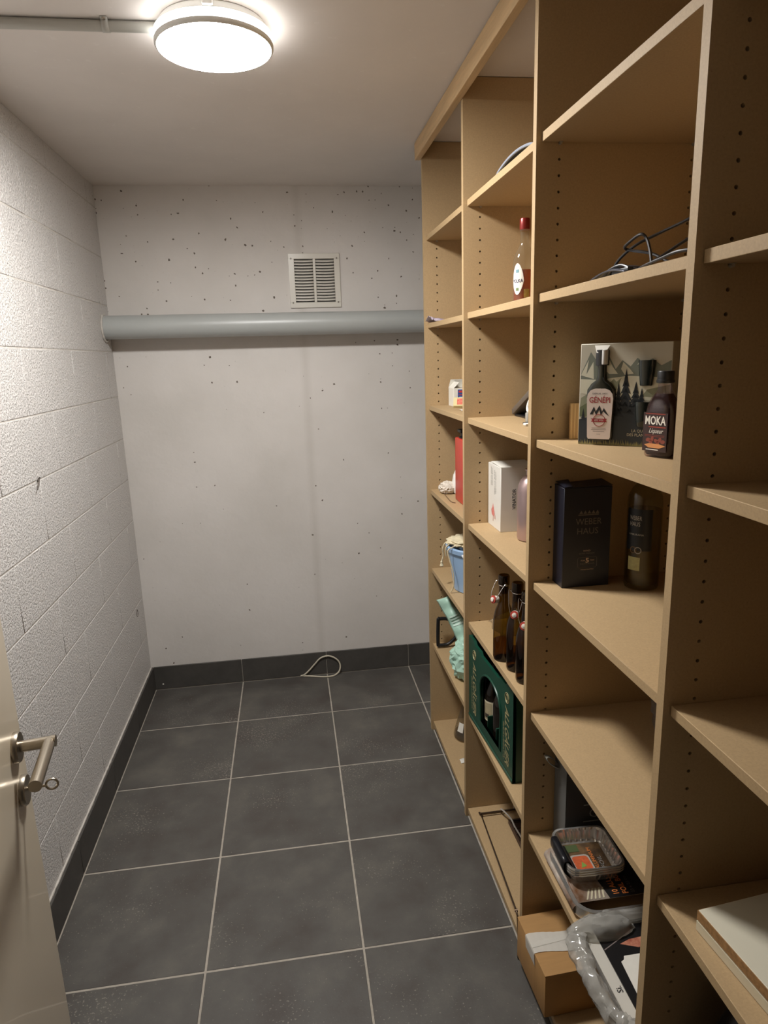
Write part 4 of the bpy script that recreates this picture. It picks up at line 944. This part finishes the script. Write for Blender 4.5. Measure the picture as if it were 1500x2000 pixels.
fl_([(.028+x, .028+y) for x, y in rb], 'tray_picture', mat('picture_grey', (168, 160, 150), .5))
fl_([(.032+x*.84, .032+y*.84) for x, y in rb], 'food_picture', mat('food_orange', (206, 96, 52), .5, var=.3, vscale=120), .0010)
fl_([(.044, .040), (.060, .046), (.052, .060)], 'leaf_picture', mat('leaf_green', (120, 152, 70), .5), .0014)
fl_([(.028, .094), (.060, .094), (.060, .118), (.028, .118)], 'herb_picture', mat('herb_green', (70, 84, 44), .6), .0008)
text(ft, 'ALUMINIUM', .009, (.088, .034, ZF+.0008), (0, 1, 0), (-1, 0, 0), ORG, 'LEFT', width=.070)
text(ft, 'FOIL', .010, (.104, .034, ZF+.0008), (0, 1, 0), (-1, 0, 0), mat('grey_print', (0, 0, 0)), 'LEFT', width=.040)
wp_ = spline([(.012, 0, .001), (-.005, 0, .022), (-.006, 0, .044), (.000, 0, .0495), (.010, 0, .046), (.021, 0, .022), (.030, 0, ZF+.001)], 4)
G().grid(lambda u, v: wp_[min(int(round(v*(len(wp_)-1))), len(wp_)-1)]+Vector((0, .028+.088*u, 0)), 4, len(wp_)-1).obj('dark_wrapper', mat('wrapper_dark', (26, 26, 30), .3), ft, solid=.001)
# dark round bowls at the back of that shelf
bw = thing('grey_bowl', 'dark grey bowl behind the foil box pack at the shelf back', 'bowl', (.885, 1.33, .4055))
G().lathe([(.030, 0), (.034, .002), (.050, .02), (.058, .05), (.060, .056), (.057, .056), (.048, .022), (0, .006)], 36).obj('bowl_body', mat('bowl_grey', (62, 62, 60), .35), bw)
# --- cardboard box on the base board
KR = mat('cardboard', (176, 134, 82), .75, var=.12, vscale=8, stretch=(1, 12, 1), bump=.12, bscale=60)
kb = thing('cardboard_box', 'brown cardboard parcel box closed with whitish tape', 'box', (.541, 1.281, .0355), math.radians(2))
G().box((0, 0, 0), (.20, .188, .126), .0025, 2).obj('box_body', KR, kb)
G().box((-.0006, .001, .1255), (.2006, .0925, .1275), .0004).box((-.0006, .0945, .1255), (.2006, .187, .1275), .0004).obj('top_flap', KR, kb)
TAPE = glass('tape', (.92, .90, .86), .78, (226, 222, 212), .15)
g = G()
def f(u, v):
    L_ = -.034+.148*u; yv = .062+.060*v + .006*math.sin(5*u)
    return Vector((max(-.0018, L_), yv, .1290+.0006*abs(math.sin(26*u)) if L_ > 0 else .129+L_))
g.grid(f, 48, 8).obj('packing_tape', TAPE, kb)
G().grid(lambda u, v: Vector((.0+.112*u, .083+.014*v+.008*u, .1303)), 6, 1).obj('tape_band', TAPE, kb)
# --- clear bag with trays
fq = thing('tray_pack', 'flat pack of foil trays with black printed card inside the clear bag', 'foil trays', (.560, .940, .4058))
G().box((.004, 0, 0), (.25, .215, .024), .005, 2).obj('tray_block', FOIL, fq)
G().box((.030, .002, .024), (.248, .205, .0262), .0006).obj('black_card', mat('sleeve_black', (0, 0, 0)), fq)
G().box((.004, .001, .022), (.030, .207, .0268), .0015).obj('pale_edge', mat('pale_edge', (206, 202, 192), .3), fq)
text(fq, 'Si.', .012, (.024, .062, .0274), (0, 1, 0), (-1, 0, 0), INK, bold=.01)
G().faces([(.070, .160, .0266), (.105, .146, .0266), (.16, .150, .0266), (.15, .172, .0266), (.095, .168, .0266)], [(0, 1, 2, 3, 4)]).obj('meat_picture', mat('meat_red', (150, 66, 48), .5, var=.5, vscale=60, c2=(206, 150, 120)), fq, smooth=False)
G().faces([(.030, .150, .0265), (.031, .153, .0265), (.115, .192, .0265), (.115, .190, .0265)], [(0, 1, 2, 3)]).obj('fold_line', mat('print_grey', (0, 0, 0)), fq, smooth=False)
ws = thing('white_sheet', 'white folded sheet lying on the black card of the bagged tray pack', 'paper', (.606, .944, .4325))
G().faces([(.006, .115, 0), (.014, .119, 0), (.018, .127, 0), (.16, .127, 0), (.165, 0, 0), (.0, 0, 0)], [(0, 1, 2, 3, 4, 5)]).obj('sheet', PAPER, ws, solid=.0010, smooth=False)
BAG = glass('clear_bag', (.88, .88, .86), .36, (206, 204, 198), .14)
bg = thing('clear_plastic_bag', 'clear crumpled plastic bag around the tray pack, hanging over the shelf edge', 'bag', (.530, .918, .4058))
path = spline([(.29, .012, .016), (.14, .012, .014), (.055, .010, .010), (.022, .030, .012), (.010, .085, .018), (.009, .15, .022), (.014, .200, .028), (.05, .228, .032), (.12, .236, .034), (.29, .236, .034)], 10)
def roll(u, v, k, amp):
    i = u*(len(path)-1); a = int(min(i, len(path)-2)); p = path[a].lerp(path[a+1], i-a); t_ = (path[a+1]-path[a]).normalized(); nx = Vector((t_.y, -t_.x, 0))
    an = -math.pi*.75+v*math.pi*1.6; r_ = (.0185 + amp*mnoise.noise((u*9, v*3, 4+k))+amp*.7*mnoise.noise((u*34, v*7, 1+k)))*k
    q = p - nx*(r_*math.cos(an)) + Vector((0, 0, r_*math.sin(an)*1.1)); q.z = max(q.z, .0008 if q.x > .036 else -.016); return q
G().grid(lambda u, v: roll(u, v, 1.0, .010), 110, 18).obj('rolled_rim', BAG, bg, ang=30)
G().grid(lambda u, v: roll(u, v, .62, .008)+Vector((.006, .002, .004)), 90, 12).obj('inner_fold', BAG, bg, ang=30)
crumple((.075, .222, .030), (.066, .026, .024), .16, 1.3, 41, .001, 4).obj('bunched_film', BAG, bg, ang=30)
# ================================================================== bay 3: boards, dark bag
wbz = .7665
SLAB = mat('white_laminate', (218, 212, 192), .35); CHIP = mat('chipboard_edge', (176, 132, 82), .8, var=.45, vscale=140, speck=.6, speck_c=(110, 76, 44), speckscale=200, bump=.3, bscale=220)
for k, (lb, em, dy) in enumerate((('lower white laminated board with a pale edge, under a second board', mat('pale_edging', (214, 204, 178), .4), 0), ('upper white laminated board with a raw chipboard edge', CHIP, .002))):
    z = wbz+.0002+.0197*k
    t = thing('white_board', lb, 'board', (.591, .808, z), math.radians(5.5), 'laminated boards on the lower right shelf')
    G().box((.0012, -.49+.0012, 0), (.30, -.0012, .0190), .0006).obj('board_panel', SLAB, t)
    G().box((0, -.49, .0012), (.0011, 0, .0178)).box((.0011, -.0011, .0012), (.30, 0, .0178)).obj('edge_band', em, t)
tag(crumple((.725, .782, .325), (.105, .085, .285), .10, 2, 31, .0365, 4).obj('bin_bag', mat('bin_black', (16, 16, 18), .35)), 'black plastic sack under the white boards at the bottom right', 'bag')
